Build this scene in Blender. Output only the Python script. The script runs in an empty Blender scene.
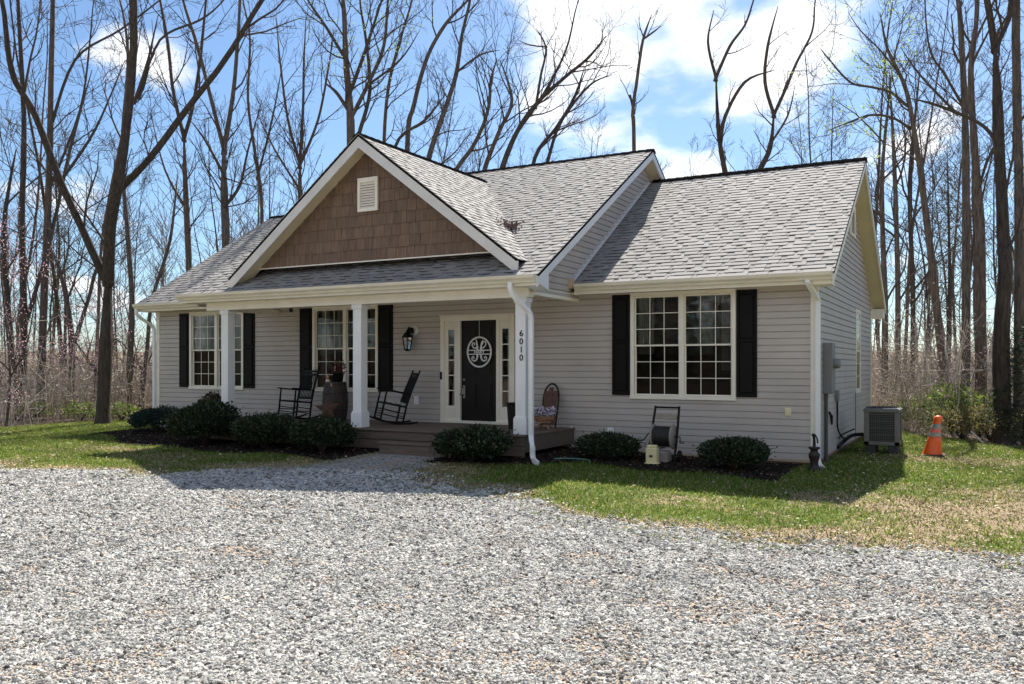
import bpy, math, random
import numpy as np
from mathutils import Vector, Matrix, noise as mnoise

R = math.radians
scene = bpy.context.scene
COL = scene.collection
rnd = random.Random(7)

# ------------------------------------------------------------------ camera constants (also used to place far trees at real distances)
F, HZ, TH, DC, EYE = 853.0, 366.0, R(28.65), 14.92, 1.68
SN, CS = math.sin(TH), math.cos(TH)
def at(u, v, d):
    """world point seen at pixel (u, v) when it stands d metres away along the view axis"""
    l = (u - 512) / F * d
    return Vector((-d * SN + l * CS, d * CS + l * SN - DC, EYE - (v - HZ) * d / F))

# ------------------------------------------------------------------ materials
MATS = {}
def mat(name, col, rough=0.6, metal=0.0, spec=0.5):
    m = bpy.data.materials.new(name); m.use_nodes = True
    b = m.node_tree.nodes['Principled BSDF']
    b.inputs['Base Color'].default_value = (*col, 1)
    b.inputs['Roughness'].default_value = rough
    b.inputs['Metallic'].default_value = metal
    b.inputs['Specular IOR Level'].default_value = spec
    MATS[name] = m
    return m
def nt(m): return m.node_tree.nodes, m.node_tree.links, m.node_tree.nodes['Principled BSDF']
def ramp(nodes, stops, interp='LINEAR'):
    r = nodes.new('ShaderNodeValToRGB'); r.color_ramp.interpolation = interp
    e = r.color_ramp.elements
    while len(e) < len(stops): e.new(0.5)
    for i, (p, c) in enumerate(stops):
        e[i].position = p; e[i].color = (*c, 1)
    return r
def tex_noise(nodes, links, scale, detail=4, rough=0.55, vec=None, coord='Object', stretch=None):
    n = nodes.new('ShaderNodeTexNoise'); n.inputs['Scale'].default_value = scale
    n.inputs['Detail'].default_value = detail; n.inputs['Roughness'].default_value = rough
    tc = nodes.new('ShaderNodeTexCoord'); src = tc.outputs[coord]
    if stretch:
        mp = nodes.new('ShaderNodeMapping'); mp.inputs['Scale'].default_value = stretch
        links.new(src, mp.inputs['Vector']); src = mp.outputs['Vector']
    links.new(src, n.inputs['Vector'])
    return n
def vary(m, base, amt=0.15, scale=3.0, stretch=None, bump=0.0, bscale=40, island=0.0, tint=None, detail=5):
    """multiply base colour by soft noise (weathering) and, if asked, by a per-piece random value"""
    N, L, B = nt(m)
    n = tex_noise(N, L, scale, detail, 0.6, stretch=stretch)
    lo = tuple(c * (1 - amt) for c in base); hi = tuple(min(1, c * (1 + amt)) for c in base)
    if tint: lo = tint
    r = ramp(N, [(0.3, lo), (0.7, hi)])
    L.new(n.outputs['Fac'], r.inputs['Fac'])
    out = r.outputs['Color']
    if island:
        g = N.new('ShaderNodeNewGeometry'); mr = N.new('ShaderNodeMapRange')
        mr.inputs['To Min'].default_value = 1 - island; mr.inputs['To Max'].default_value = 1 + island
        L.new(g.outputs['Random Per Island'], mr.inputs['Value'])
        mx = N.new('ShaderNodeMix'); mx.data_type = 'RGBA'; mx.blend_type = 'MULTIPLY'; mx.inputs['Factor'].default_value = 1
        L.new(out, mx.inputs['A']); L.new(mr.outputs['Result'], mx.inputs['B']); out = mx.outputs['Result']
    L.new(out, B.inputs['Base Color'])
    if bump:
        nb = tex_noise(N, L, bscale, 4, 0.6, stretch=stretch)
        bp = N.new('ShaderNodeBump'); bp.inputs['Strength'].default_value = bump; bp.inputs['Distance'].default_value = 0.01
        L.new(nb.outputs['Fac'], bp.inputs['Height']); L.new(bp.outputs['Normal'], B.inputs['Normal'])
    return m
def island_ramp(m, stops, scale=0, amt=0.2):
    N, L, B = nt(m)
    g = N.new('ShaderNodeNewGeometry'); r = ramp(N, stops); L.new(g.outputs['Random Per Island'], r.inputs['Fac'])
    out = r.outputs['Color']
    if scale:
        n = tex_noise(N, L, scale, 3); mr = N.new('ShaderNodeMapRange')
        mr.inputs['From Min'].default_value = 0.3; mr.inputs['From Max'].default_value = 0.7
        mr.inputs['To Min'].default_value = 1 - amt; mr.inputs['To Max'].default_value = 1 + amt
        L.new(n.outputs['Fac'], mr.inputs['Value'])
        mx = N.new('ShaderNodeMix'); mx.data_type = 'RGBA'; mx.blend_type = 'MULTIPLY'; mx.inputs['Factor'].default_value = 1
        L.new(out, mx.inputs['A']); L.new(mr.outputs['Result'], mx.inputs['B']); out = mx.outputs['Result']
    L.new(out, B.inputs['Base Color'])
    return m

def translucent(m, fac=.4, boost=1.3):
    N, L, B = nt(m); out = N['Material Output']; t = N.new('ShaderNodeBsdfTranslucent'); mx = N.new('ShaderNodeMixShader'); mx.inputs[0].default_value = fac
    src = B.inputs['Base Color'].links[0].from_socket if B.inputs['Base Color'].links else None
    if src is not None:
        g = N.new('ShaderNodeMix'); g.data_type = 'RGBA'; g.blend_type = 'MULTIPLY'; g.inputs['Factor'].default_value = 1; g.inputs['B'].default_value = (boost, boost, boost*.7, 1)
        L.new(src, g.inputs['A']); L.new(g.outputs['Result'], t.inputs['Color'])
    else: t.inputs['Color'].default_value = tuple(min(1, c*boost) for c in B.inputs['Base Color'].default_value[:3])+(1,)
    L.new(B.outputs[0], mx.inputs[1]); L.new(t.outputs[0], mx.inputs[2]); L.new(mx.outputs[0], out.inputs['Surface']); return m

SID = vary(mat('vinyl_siding', (.48, .435, .395), .5, spec=.3), (.48, .435, .395), .08, 1.3, bump=.04, bscale=60)
TRIM = vary(mat('cream_trim', (.84, .79, .67), .45), (.84, .79, .67), .07, 2.0)
GUT = vary(mat('gutter_cream', (.70, .64, .50), .4), (.70, .64, .50), .10, 1.5, stretch=(1, 1, 4))
WHT = vary(mat('white_paint', (.80, .80, .79), .45), (.80, .80, .79), .05, 3.0)
FAS = vary(mat('white_fascia', (.72, .74, .76), .45), (.72, .74, .76), .05, 3.0)
BARGE = vary(mat('barge_board', (.66, .64, .60), .5), (.66, .64, .60), .07, 3.0)
SOF = vary(mat('soffit_cream', (.66, .58, .40), .55), (.66, .58, .40), .06, 2.0)
BLK = vary(mat('black_shutter', (.008, .0075, .0075), .5, spec=.12), (.008, .0075, .0075), .2, 4.0)
DOORM = vary(mat('black_door', (.014, .011, .010), .4, spec=.2), (.014, .011, .010), .2, 3.0)
DECK = vary(mat('weathered_deck', (.135, .10, .08), .75), (.135, .10, .08), .3, 6.0, stretch=(.4, 4, 4), bump=.3, bscale=30, island=.12)
BRICK = vary(mat('brick_foundation', (.33, .2, .14), .85), (.33, .2, .14), .25, 12, bump=.3, bscale=60, island=.2)
SHAKE = vary(mat('brown_shake', (.165, .105, .068), .7), (.165, .105, .068), .32, 9.0, stretch=(3, 3, .35), bump=.4, bscale=40, island=.13)
SHING = island_ramp(mat('asphalt_shingle', (.3, .29, .28), .80, spec=.10),
                    [(0, (.255, .246, .235)), (.5, (.275, .265, .253)), (1, (.295, .285, .272))], 1.2, .06)
SHBASE = vary(mat('asphalt_shingle_lower', (.13, .125, .12), .95, spec=.1), (.13, .125, .12), .2, 60)
CAP = mat('ridge_cap', (.010, .009, .009), 1.0, spec=.0)
BLACKM = mat('black_metal', (.01, .01, .01), .45, spec=.2)
CHAIRM = mat('chair_black', (.008, .007, .007), .5, spec=.15)
CUSH = vary(mat('patterned_cushion', (.5, .5, .48), .9), (.5, .5, .48), .6, 25, tint=(.03, .03, .03))
BARREL = vary(mat('barrel_oak', (.048, .038, .031), .75), (.048, .038, .031), .35, 8, stretch=(5, 5, .5), bump=.3, island=.25)
RUST = vary(mat('rusty_metal', (.085, .04, .027), .75), (.085, .04, .027), .4, 9, bump=.2)
ORANGE = vary(mat('cone_orange', (.85, .13, .02), .45), (.85, .13, .02), .15, 8)
CONEGREY = vary(mat('cone_band', (.30, .29, .26), .6), (.30, .29, .26), .3, 14)
ACM = vary(mat('ac_metal', (.17, .165, .155), .5, .2), (.17, .165, .155), .15, 5)
ACD = mat('ac_dark', (.035, .035, .035), .6)
METER = vary(mat('meter_grey', (.20, .205, .205), .5, .2), (.20, .205, .205), .12, 6)
BARK_M = []
def bark(name, a, b):
    m = mat(name, a, .9, spec=.2)
    N, L, B = nt(m)
    n = tex_noise(N, L, 5, 6, .65, stretch=(4, 4, .6)); r = ramp(N, [(.32, a), (.68, b)])
    L.new(n.outputs['Fac'], r.inputs['Fac']); L.new(r.outputs['Color'], B.inputs['Base Color'])
    nb = tex_noise(N, L, 14, 5, .7, stretch=(3, 3, .5)); bp = N.new('ShaderNodeBump'); bp.inputs['Strength'].default_value = .9
    bp.inputs['Distance'].default_value = .03
    L.new(nb.outputs['Fac'], bp.inputs['Height']); L.new(bp.outputs['Normal'], B.inputs['Normal'])
    return m
BK1 = bark('bark_grey_brown', (.055, .044, .037), (.19, .155, .13))
BK2 = bark('bark_dark', (.036, .028, .024), (.11, .088, .073))
BK3 = bark('bark_warm', (.055, .042, .034), (.20, .155, .125))
TWIG = mat('twig_brown', (.085, .068, .057), .9, spec=.15)
TWIG2 = mat('twig_grey', (.11, .085, .072), .9, spec=.15)

# ------------------------------------------------------------------ mesh collector
class MB:
    def __init__(s): s.v = []; s.f = []; s.sm = False
    def quad(s, a, b, c, d): n = len(s.v); s.v += [a, b, c, d]; s.f.append((n, n+1, n+2, n+3))
    def poly(s, pts): n = len(s.v); s.v += list(pts); s.f.append(tuple(range(n, n+len(pts))))
    def box(s, x0, x1, y0, y1, z0, z1):
        n = len(s.v)
        s.v += [(x0,y0,z0),(x1,y0,z0),(x1,y1,z0),(x0,y1,z0),(x0,y0,z1),(x1,y0,z1),(x1,y1,z1),(x0,y1,z1)]
        s.f += [(n,n+3,n+2,n+1),(n+4,n+5,n+6,n+7),(n,n+1,n+5,n+4),(n+1,n+2,n+6,n+5),(n+2,n+3,n+7,n+6),(n+3,n,n+4,n+7)]
        return s
    def bev(s, x0, x1, y0, y1, z0, z1, b=.006):
        """box with chamfered edges"""
        n = len(s.v); P = []
        for z, i in ((z0, b), (z0+b, 0), (z1-b, 0), (z1, b)):
            for (x, y) in ((x0+i+b, y0+i), (x1-i-b, y0+i), (x1-i, y0+i+b), (x1-i, y1-i-b), (x1-i-b, y1-i), (x0+i+b, y1-i), (x0+i, y1-i-b), (x0+i, y0+i+b)):
                P.append((x, y, z))
        s.v += P
        s.f.append(tuple(n+7-k for k in range(8))); s.f.append(tuple(n+24+k for k in range(8)))
        for r in range(3):
            for k in range(8):
                a = n+r*8+k; c = n+r*8+(k+1) % 8
                s.f.append((a, c, c+8, a+8))
        return s
    def slab(s, pts, nrm, t):
        """convex polygon pts pushed down by t along -nrm"""
        n = len(s.v); k = len(pts); nv = Vector(nrm)
        top = [Vector(p) for p in pts]; bot = [p - nv * t for p in top]
        s.v += [tuple(p) for p in top] + [tuple(p) for p in bot]
        s.f.append(tuple(range(n, n+k))); s.f.append(tuple(n+2*k-1-i for i in range(k)))
        for i in range(k):
            j = (i+1) % k
            s.f.append((n+i, n+k+i, n+k+j, n+j))
        return s
    def tube(s, pts, rad, sides=6, caps=True, phase=0.0):
        pts = [Vector(p) for p in pts]; m = len(pts)
        if not hasattr(rad, '__len__'): rad = [rad]*m
        n0 = len(s.v); ref = None
        for i, p in enumerate(pts):
            d = (pts[min(i+1, m-1)] - pts[max(i-1, 0)])
            if d.length < 1e-9: d = Vector((0, 0, 1))
            d.normalize()
            if ref is None:
                ref = Vector((1, 0, 0)) if abs(d.x) < .8 else Vector((0, 1, 0))
            a = ref - d * ref.dot(d)
            if a.length < 1e-6: a = d.orthogonal()
            a.normalize(); b = d.cross(a); ref = a
            for k in range(sides):
                t = 2*math.pi*k/sides + phase
                q = p + (a*math.cos(t) + b*math.sin(t))*rad[i]
                s.v.append((q.x, q.y, q.z))
        for i in range(m-1):
            for k in range(sides):
                a = n0+i*sides+k; b = n0+i*sides+(k+1) % sides
                s.f.append((a, b, b+sides, a+sides))
        if caps and sides > 2:
            s.f.append(tuple(n0+sides-1-k for k in range(sides)))
            s.f.append(tuple(n0+(m-1)*sides+k for k in range(sides)))
        return s
    def lathe(s, c, prof, sides=24, axis='z'):
        n0 = len(s.v)
        for (r, h) in prof:
            for k in range(sides):
                t = 2*math.pi*k/sides
                if axis == 'z': s.v.append((c[0]+r*math.cos(t), c[1]+r*math.sin(t), c[2]+h))
                elif axis == 'y': s.v.append((c[0]+r*math.cos(t), c[1]+h, c[2]+r*math.sin(t)))
                else: s.v.append((c[0]+h, c[1]+r*math.cos(t), c[2]+r*math.sin(t)))
        for i in range(len(prof)-1):
            for k in range(sides):
                a = n0+i*sides+k; b = n0+i*sides+(k+1) % sides
                s.f.append((a, b, b+sides, a+sides))
        s.f.append(tuple(n0+sides-1-k for k in range(sides)))
        s.f.append(tuple(n0+(len(prof)-1)*sides+k for k in range(sides)))
        return s
    def xf(s, M):
        s.v = [tuple(M @ Vector(p)) for p in s.v]; return s
    def join(s, o):
        n = len(s.v); s.v += o.v; s.f += [tuple(i+n for i in f) for f in o.f]; return s

def wloc(o):
    p = Vector((0, 0, 0))
    while o is not None: p += o.location; o = o.parent
    return p
def link(name, me, m, parent=None):
    o = bpy.data.objects.new(name, me); COL.objects.link(o)
    if m is not None:
        for mm in (m if isinstance(m, (list, tuple)) else [m]): me.materials.append(mm)
    if parent: o.parent = parent
    return o
def obj(name, mb, m, parent=None, smooth=False, origin=None):
    """links the collected shapes as ONE mesh object; coordinates are given in world space of the unrotated parent"""
    off = wloc(parent) if parent else Vector((0, 0, 0))
    if origin is not None: off = off + Vector(origin)
    me = bpy.data.meshes.new(name)
    vs = np.array(mb.v, dtype=np.float64).reshape(-1, 3) - np.array(off)
    me.from_pydata(vs.tolist(), [], mb.f)
    if smooth: me.polygons.foreach_set('use_smooth', [True]*len(me.polygons))
    me.update()
    o = link(name, me, m, parent)
    if origin is not None: o.location = origin
    return o
def npmesh(name, V, Fc, m, parent=None, smooth=False):
    """big mesh from numpy arrays; Fc is (n, k)"""
    me = bpy.data.meshes.new(name); n, k = Fc.shape
    me.vertices.add(len(V)); me.vertices.foreach_set('co', V.astype(np.float32).ravel())
    me.loops.add(n*k); me.loops.foreach_set('vertex_index', Fc.astype(np.int32).ravel())
    me.polygons.add(n); me.polygons.foreach_set('loop_start', np.arange(0, n*k, k, dtype=np.int32))
    me.polygons.foreach_set('use_smooth', np.full(n, smooth))
    me.update(calc_edges=True); me.validate()
    return link(name, me, m, parent)
def tag(o, label=None, cat=None, group=None, kind=None):
    if label: o['label'] = label
    if cat: o['category'] = cat
    if group: o['group'] = group
    if kind: o['kind'] = kind
    return o
def thing(name, label, cat, loc=(0, 0, 0), group=None, rz=0):
    o = bpy.data.objects.new(name, None); COL.objects.link(o); o.location = loc; o.rotation_euler = (0, 0, rz)
    o.empty_display_size = .2
    return tag(o, label, cat, group)
def struct(o): o['kind'] = 'structure'; return o

def clip(poly, a, b, c):
    """keep part of 2-D polygon with a*x+b*y+c >= 0"""
    out = []; n = len(poly)
    for i in range(n):
        p, q = poly[i], poly[(i+1) % n]
        dp = a*p[0]+b*p[1]+c; dq = a*q[0]+b*q[1]+c
        if dp >= 0: out.append(p)
        if (dp > 0 and dq < 0) or (dp < 0 and dq > 0):
            t = dp/(dp-dq); out.append((p[0]+(q[0]-p[0])*t, p[1]+(q[1]-p[1])*t))
    return out
def rng_clip(poly, axis, lo, hi):
    if axis == 0: return clip(clip(poly, 1, 0, -lo), -1, 0, hi)
    return clip(clip(poly, 0, 1, -lo), 0, -1, hi)

# ------------------------------------------------------------------ ground
def lerp(a, b, t): return a+(b-a)*t
def cl(x): return max(0., min(1., x))
def sst(x): x = cl(x); return x*x*(3-2*x)
def gz(x, y):
    A = lerp(.1, 0, cl((x+6.5)/3.5))
    if x < -9: B = .03
    elif x < -6: B = lerp(.03, -.1, (x+9)/3)
    else: B = lerp(-.1, -.15, cl((x+6)/4.5))
    t = sst((-y-1.2)/3.2)
    h = lerp(A, B, t)
    h += .02*mnoise.noise(Vector((x*.35, y*.35, 0)))*cl((abs(x+10.5)-8.6)/2+cl((-y-2.5)/2))
    # terrain rises gently far off in the woods
    dd = math.hypot(x+8, y+2)
    h += 3.4*sst((dd-48)/55)
    return h
def fbm(x, y, s, o=4, z=0.0): return mnoise.fractal(Vector((x*s, y*s, z)), 1.0, 2.0, o)

def sheet(name, xs, ys, m, dz=0.0, keep=None):
    V = []; idx = {}
    for j, y in enumerate(ys):
        for i, x in enumerate(xs): V.append((x, y, gz(x, y)+dz))
    nx = len(xs); Fc = []
    for j in range(len(ys)-1):
        for i in range(nx-1):
            if keep and not keep((xs[i]+xs[i+1])/2, (ys[j]+ys[j+1])/2): continue
            a = j*nx+i; Fc.append((a, a+1, a+nx+1, a+nx))
    V = np.array(V); Fc = np.array(Fc)
    used = np.unique(Fc); remap = np.zeros(len(V), int); remap[used] = np.arange(len(used))
    return struct(npmesh(name, V[used], remap[Fc], m, smooth=True))

def pip(x, y, poly):
    c = False; n = len(poly); j = n-1
    for i in range(n):
        if (poly[i][1] > y) != (poly[j][1] > y) and x < (poly[j][0]-poly[i][0])*(y-poly[i][1])/(poly[j][1]-poly[i][1])+poly[i][0]: c = not c
        j = i
    return c
def gpt(u, v, z=-.05):
    d = (EYE-z)*F/(v-HZ); p = at(u, v, d); return (p.x, p.y)
EDGE = [gpt(u, v, .02) for u, v in ((-160, 462), (0, 470), (60, 470), (120, 474), (170, 478), (215, 472), (250, 469))] + \
       [gpt(u, v, .06) for u, v in ((290, 466), (330, 461), (362, 456), (385, 453), (448, 456))] + \
       [gpt(u, v, 0.0) for u, v in ((440, 464), (410, 470), (396, 477), (410, 483), (440, 489))] + \
       [gpt(u, v, -.1) for u, v in ((470, 495), (505, 502), (540, 511), (600, 520), (640, 526), (700, 533), (760, 540), (800, 544), (860, 548), (920, 552), (1024, 559), (1180, 572))]
DRIVE = EDGE + [(14, -6.6), (14, -40), (-45, -40), (-45, -8)]
def edist(x, y): return edist0(x, y)+.42*fbm(x, y, .8, 4, 4.4)*cl((abs(x+9)-2.0)/1.5+cl((-y-4)/1.5))
def edist0(x, y):
    """signed distance to the driveway edge, positive inside the gravel"""
    best = 1e9
    for i in range(len(EDGE)-1):
        ax, ay = EDGE[i]; bx, by = EDGE[i+1]
        dx, dy = bx-ax, by-ay; t = cl(((x-ax)*dx+(y-ay)*dy)/(dx*dx+dy*dy+1e-9))
        d = math.hypot(x-ax-t*dx, y-ay-t*dy)
        if d < best: best = d
    return best if pip(x, y, DRIVE) else -best
# beds of mulch in front of the shrubs
def in_mulch(x, y):
    if -18.2 < x < -9.75 and y < .2:
        lim = -3.35 if x > -14.9 else lerp(-2.1, -3.35, cl((x+18.2)/3.3))
        lim += .18*math.sin(x*2.1)
        return y > lim
    if -8.25 < x < -2.6 and y < .1:
        lim = lerp(-3.0, -1.95, cl((x+8.25)/2.5)) + .12*math.sin(x*3)
        return y > lim
    return False
def lawn_edge(x, y):
    """positive where the lawn grows"""
    n = .6*fbm(x, y, .35, 3)
    if x < -10: return min(x+21.8+n, 16-y)
    yl = 10.5 if x < -3 else lerp(10.3, 5.3, cl((x+3)/3.6)) if x < .6 else lerp(5.3, 1.5, cl((x-.6)/6))
    return yl - y + n
TANP = [(*gpt(u, v, -.1), a_, b_) for u, v, a_, b_ in ((900, 628, 1.0, .5), (975, 600, .9, .5), (1010, 650, .8, .4), (640, 645, .5, .3), (480, 678, .45, .2), (560, 664, .5, .2), (250, 555, .6, .3), (770, 575, .6, .25), (700, 610, .5, .25), (60, 680, .5, .25), (850, 655, .5, .2))]
def tan(x, y):
    v = 0.0
    for (a, b, ra, rb) in TANP: v = max(v, math.exp(-((x-a)/ra)**2-((y-b)/rb)**2))
    return v*.85+.75*fbm(x, y, 2.6, 5, 7.7)+.15*fbm(x, y, .5, 2, 1.1)
def dirt(x, y):
    """bare tan soil showing through the grass, 0..1"""
    e = edist(x, y); v = 0.0
    if e < 0: v = max(v, 1.05*cl(1.15+e/1.15))
    v = max(v, cl(.95*math.exp(-((x-1.0)/3.2)**2-((y+3.4)/1.8)**2)))
    v = max(v, .8*math.exp(-((x+.6)/1.5)**2-((y-2.1)/1.0)**2))
    v = max(v, .5*math.exp(-((x+14)/4)**2-((y+4.2)/.9)**2))
    v += .5*fbm(x, y, .9, 4, 3.1)+.06
    return v

# camera frustum test on the ground, in order to spend stones and blades only where they show
def seen(x, y, margin=60):
    dx, dy = x, y+DC; d = -dx*SN+dy*CS
    if d < 2.5: return False
    u = 512+F*(dx*CS+dy*SN)/d
    v = HZ+F*(EYE+.05)/d
    return -margin < u < 1024+margin and v < 684+margin*1.3


LAWNM = mat('lawn_soil_and_grass', (.1, .1, .04), .95, spec=.1)
N, L, B = nt(LAWNM)
vc = N.new('ShaderNodeVertexColor'); vc.layer_name = 'soil'
n1 = tex_noise(N, L, 9, 6, .7); n2 = tex_noise(N, L, 55, 4, .6)
r1 = ramp(N, [(.3, (.045, .075, .014)), (.5, (.09, .13, .025)), (.7, (.17, .19, .06))])
r2 = ramp(N, [(.3, (.15, .105, .06)), (.5, (.30, .22, .14)), (.72, (.50, .41, .29))])
L.new(n2.outputs['Fac'], r1.inputs['Fac']); L.new(n2.outputs['Fac'], r2.inputs['Fac'])
ma = N.new('ShaderNodeMath'); ma.operation = 'ADD'; mm = N.new('ShaderNodeMath'); mm.operation = 'MULTIPLY_ADD'
mm.inputs[1].default_value = 1.6; mm.inputs[2].default_value = -.8
L.new(n1.outputs['Fac'], mm.inputs[0]); L.new(mm.outputs[0], ma.inputs[0]); L.new(vc.outputs['Color'], ma.inputs[1])
cr = ramp(N, [(.38, (0, 0, 0)), (.62, (1, 1, 1))]); L.new(ma.outputs[0], cr.inputs['Fac'])
mx = N.new('ShaderNodeMix'); mx.data_type = 'RGBA'; L.new(cr.outputs['Color'], mx.inputs['Factor'])
L.new(r1.outputs['Color'], mx.inputs['A']); L.new(r2.outputs['Color'], mx.inputs['B']); L.new(mx.outputs['Result'], B.inputs['Base Color'])
bp = N.new('ShaderNodeBump'); bp.inputs['Strength'].default_value = .7; bp.inputs['Distance'].default_value = .03
L.new(n2.outputs['Fac'], bp.inputs['Height']); L.new(bp.outputs['Normal'], B.inputs['Normal'])

LITTER = mat('leaf_litter', (.2, .14, .09), .95, spec=.1)
N, L, B = nt(LITTER)
n2 = tex_noise(N, L, 12, 6, .75); r2 = ramp(N, [(.3, (.10, .075, .05)), (.5, (.22, .17, .12)), (.7, (.37, .30, .22))])
L.new(n2.outputs['Fac'], r2.inputs['Fac']); L.new(r2.outputs['Color'], B.inputs['Base Color'])
bp = N.new('ShaderNodeBump'); bp.inputs['Strength'].default_value = 1; bp.inputs['Distance'].default_value = .08
L.new(n2.outputs['Fac'], bp.inputs['Height']); L.new(bp.outputs['Normal'], B.inputs['Normal'])

GRAVM = mat('gravel_bed', (.35, .34, .33), .95, spec=.15)
N, L, B = nt(GRAVM)
vo = N.new('ShaderNodeTexVoronoi'); vo.inputs['Scale'].default_value = 34; vo.inputs['Randomness'].default_value = 1
tc = N.new('ShaderNodeTexCoord'); L.new(tc.outputs['Object'], vo.inputs['Vector'])
sep = N.new('ShaderNodeSeparateColor'); L.new(vo.outputs['Color'], sep.inputs['Color'])
rg = ramp(N, [(0, (.06, .056, .05)), (.25, (.2, .192, .178)), (.6, (.36, .345, .315)), (1, (.47, .455, .42))])
L.new(sep.outputs['Red'], rg.inputs['Fac'])
ng = N.new('ShaderNodeVertexColor'); ng.layer_name = 'soil'
rd = ramp(N, [(.10, (0, 0, 0)), (.42, (.95, .95, .95))]); L.new(ng.outputs['Color'], rd.inputs['Fac'])
mx = N.new('ShaderNodeMix'); mx.data_type = 'RGBA'; L.new(rd.outputs['Color'], mx.inputs['Factor'])
mx.inputs['B'].default_value = (.35, .275, .205, 1); L.new(rg.outputs['Color'], mx.inputs['A']); L.new(mx.outputs['Result'], B.inputs['Base Color'])
bp = N.new('ShaderNodeBump'); bp.inputs['Strength'].default_value = 1; bp.inputs['Distance'].default_value = .02; bp.invert = True
L.new(vo.outputs['Distance'], bp.inputs['Height']); L.new(bp.outputs['Normal'], B.inputs['Normal'])

MULCHM = mat('mulch_soil', (.03, .02, .015), .95, spec=.1)
vary(MULCHM, (.022, .016, .013), .5, 30, bump=.8, bscale=50)

def frange(a, b, s): n = int(round((b-a)/s)); return [a+(b-a)*i/n for i in range(n+1)]
far = sorted(set([-260, -200, -160, -130] + frange(-110, -30, 4) + frange(-30, 14, 1.5) + frange(14, 94, 4) + [110, 140, 200, 260]))
fary = sorted(set([-240, -180, -130] + frange(-100, -20, 4) + frange(-20, 20, 1.5) + frange(20, 104, 4) + [120, 150, 200, 260]))
sheet('forest_floor', far, fary, LITTER, -.03)
xs = frange(-24, 12, .18); ys = frange(-13, 13, .18)
lawn = sheet('lawn', xs, ys, LAWNM, 0.0, keep=lambda x, y: lawn_edge(x, y) > 0 and not (-18.3 < x < -2.6 and .3 < y < 8))
me = lawn.data
ca = me.color_attributes.new('soil', 'FLOAT_COLOR', 'POINT')
cc = np.zeros(len(me.vertices)*3, np.float32); me.vertices.foreach_get('co', cc); cc = cc.reshape(-1, 3)
dv = np.array([dirt(x, y) for x, y, z in cc], np.float32)
ca.data.foreach_set('color', np.stack([dv, dv, dv, np.ones_like(dv)], 1).ravel())
drv = sheet('gravel_driveway', frange(-30, 14, .09), frange(-17, -1.8, .09), GRAVM, .008,
      keep=lambda x, y: edist(x, y) > -.12 + .22*mnoise.noise(Vector((x*4, y*4, 0))))
def soil_attr(o, fn):
    me = o.data; ca = me.color_attributes.new('soil', 'FLOAT_COLOR', 'POINT')
    cc = np.zeros(len(me.vertices)*3, np.float32); me.vertices.foreach_get('co', cc); cc = cc.reshape(-1, 3)
    dv = np.array([fn(x, y) for x, y, z in cc], np.float32); ca.data.foreach_set('color', np.stack([dv, dv, dv, np.ones_like(dv)], 1).ravel())
soil_attr(drv, lambda x, y: tan(x, y) if seen(x, y, 30) else 0)
sheet('mulch_bed', frange(-18.4, -2.4, .1), frange(-3.9, .2, .1), MULCHM, .02, keep=in_mulch)

# ---- loose stones
rs = np.random.RandomState(3)
def ico():
    t = (1+5**.5)/2
    v = np.array([(-1,t,0),(1,t,0),(-1,-t,0),(1,-t,0),(0,-1,t),(0,1,t),(0,-1,-t),(0,1,-t),(t,0,-1),(t,0,1),(-t,0,-1),(-t,0,1)], float)
    v /= np.linalg.norm(v[0])
    f = np.array([(0,11,5),(0,5,1),(0,1,7),(0,7,10),(0,10,11),(1,5,9),(5,11,4),(11,10,2),(10,7,6),(7,1,8),(3,9,4),(3,4,2),(3,2,6),(3,6,8),(3,8,9),(4,9,5),(2,4,11),(6,2,10),(8,6,7),(9,8,1)])
    return v, f
IV, IF = ico()
def stones(pts, sizes, name, m, flat=.6, **tags):
    n = len(pts); V = np.repeat(IV[None], n, 0)
    V = V*(1+.24*rs.randn(n, 12, 1)).clip(.55, 1.5)
    V *= np.stack([1+.2*rs.rand(n), .7+.35*rs.rand(n), flat*(.7+.5*rs.rand(n))], 1)[:, None, :]
    a = rs.rand(n)*6.283; ca_, sa = np.cos(a)[:, None], np.sin(a)[:, None]
    tl = .5*rs.randn(n)[:, None]
    x, y, z = V[..., 0], V[..., 1], V[..., 2]
    z, y = z*np.cos(tl)-y*np.sin(tl), z*np.sin(tl)+y*np.cos(tl)
    V = np.stack([x*ca_-y*sa, x*sa+y*ca_, z], -1)*sizes[:, None, None]
    V += pts[:, None, :]
    Fc = (IF[None]+np.arange(n)[:, None, None]*12).reshape(-1, 3)
    o = npmesh(name, V.reshape(-1, 3), Fc, m)
    tag(o, kind='stuff', **tags); return o
STONE = island_ramp(mat('limestone_gravel', (.5, .5, .5), .9, spec=.2),
                    [(0, (.07, .066, .06)), (.18, (.19, .183, .17)), (.4, (.35, .34, .315)), (.7, (.455, .443, .41)), (.95, (.56, .548, .51)), (.985, (.46, .38, .30)), (1, (.40, .31, .22))], 1.0, .12)
P = []; S = []
tries = 0
for _ in range(1300000):
    d = 3.9*(13.5/3.9)**rnd.random(); l = (rnd.random()-.5)*1.32*d
    x, y = -d*SN+l*CS, d*CS+l*SN-DC
    if rnd.random() > (d/13.5)**2*.8 + .42*(1-(d-4)/9.5): continue
    if y > -1.9 or not seen(x, y, 30): continue
    e = edist(x, y)
    if e < -.2+.45*fbm(x, y, 2.5, 3) and rnd.random() > .16*cl(1.1+e)**2: continue
    bare = fbm(x, y, .8, 4, 9.7)
    if tan(x, y) > .30+.2*rnd.gauss(0, .5) and rnd.random() < .74: continue
    s = (.0048+.0048*rnd.random()+.011*rnd.random()**10)*(1+.075*(d-4))
    P.append((x, y, gz(x, y)+.008+s*.25)); S.append(s)
STC = len(P)
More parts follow.
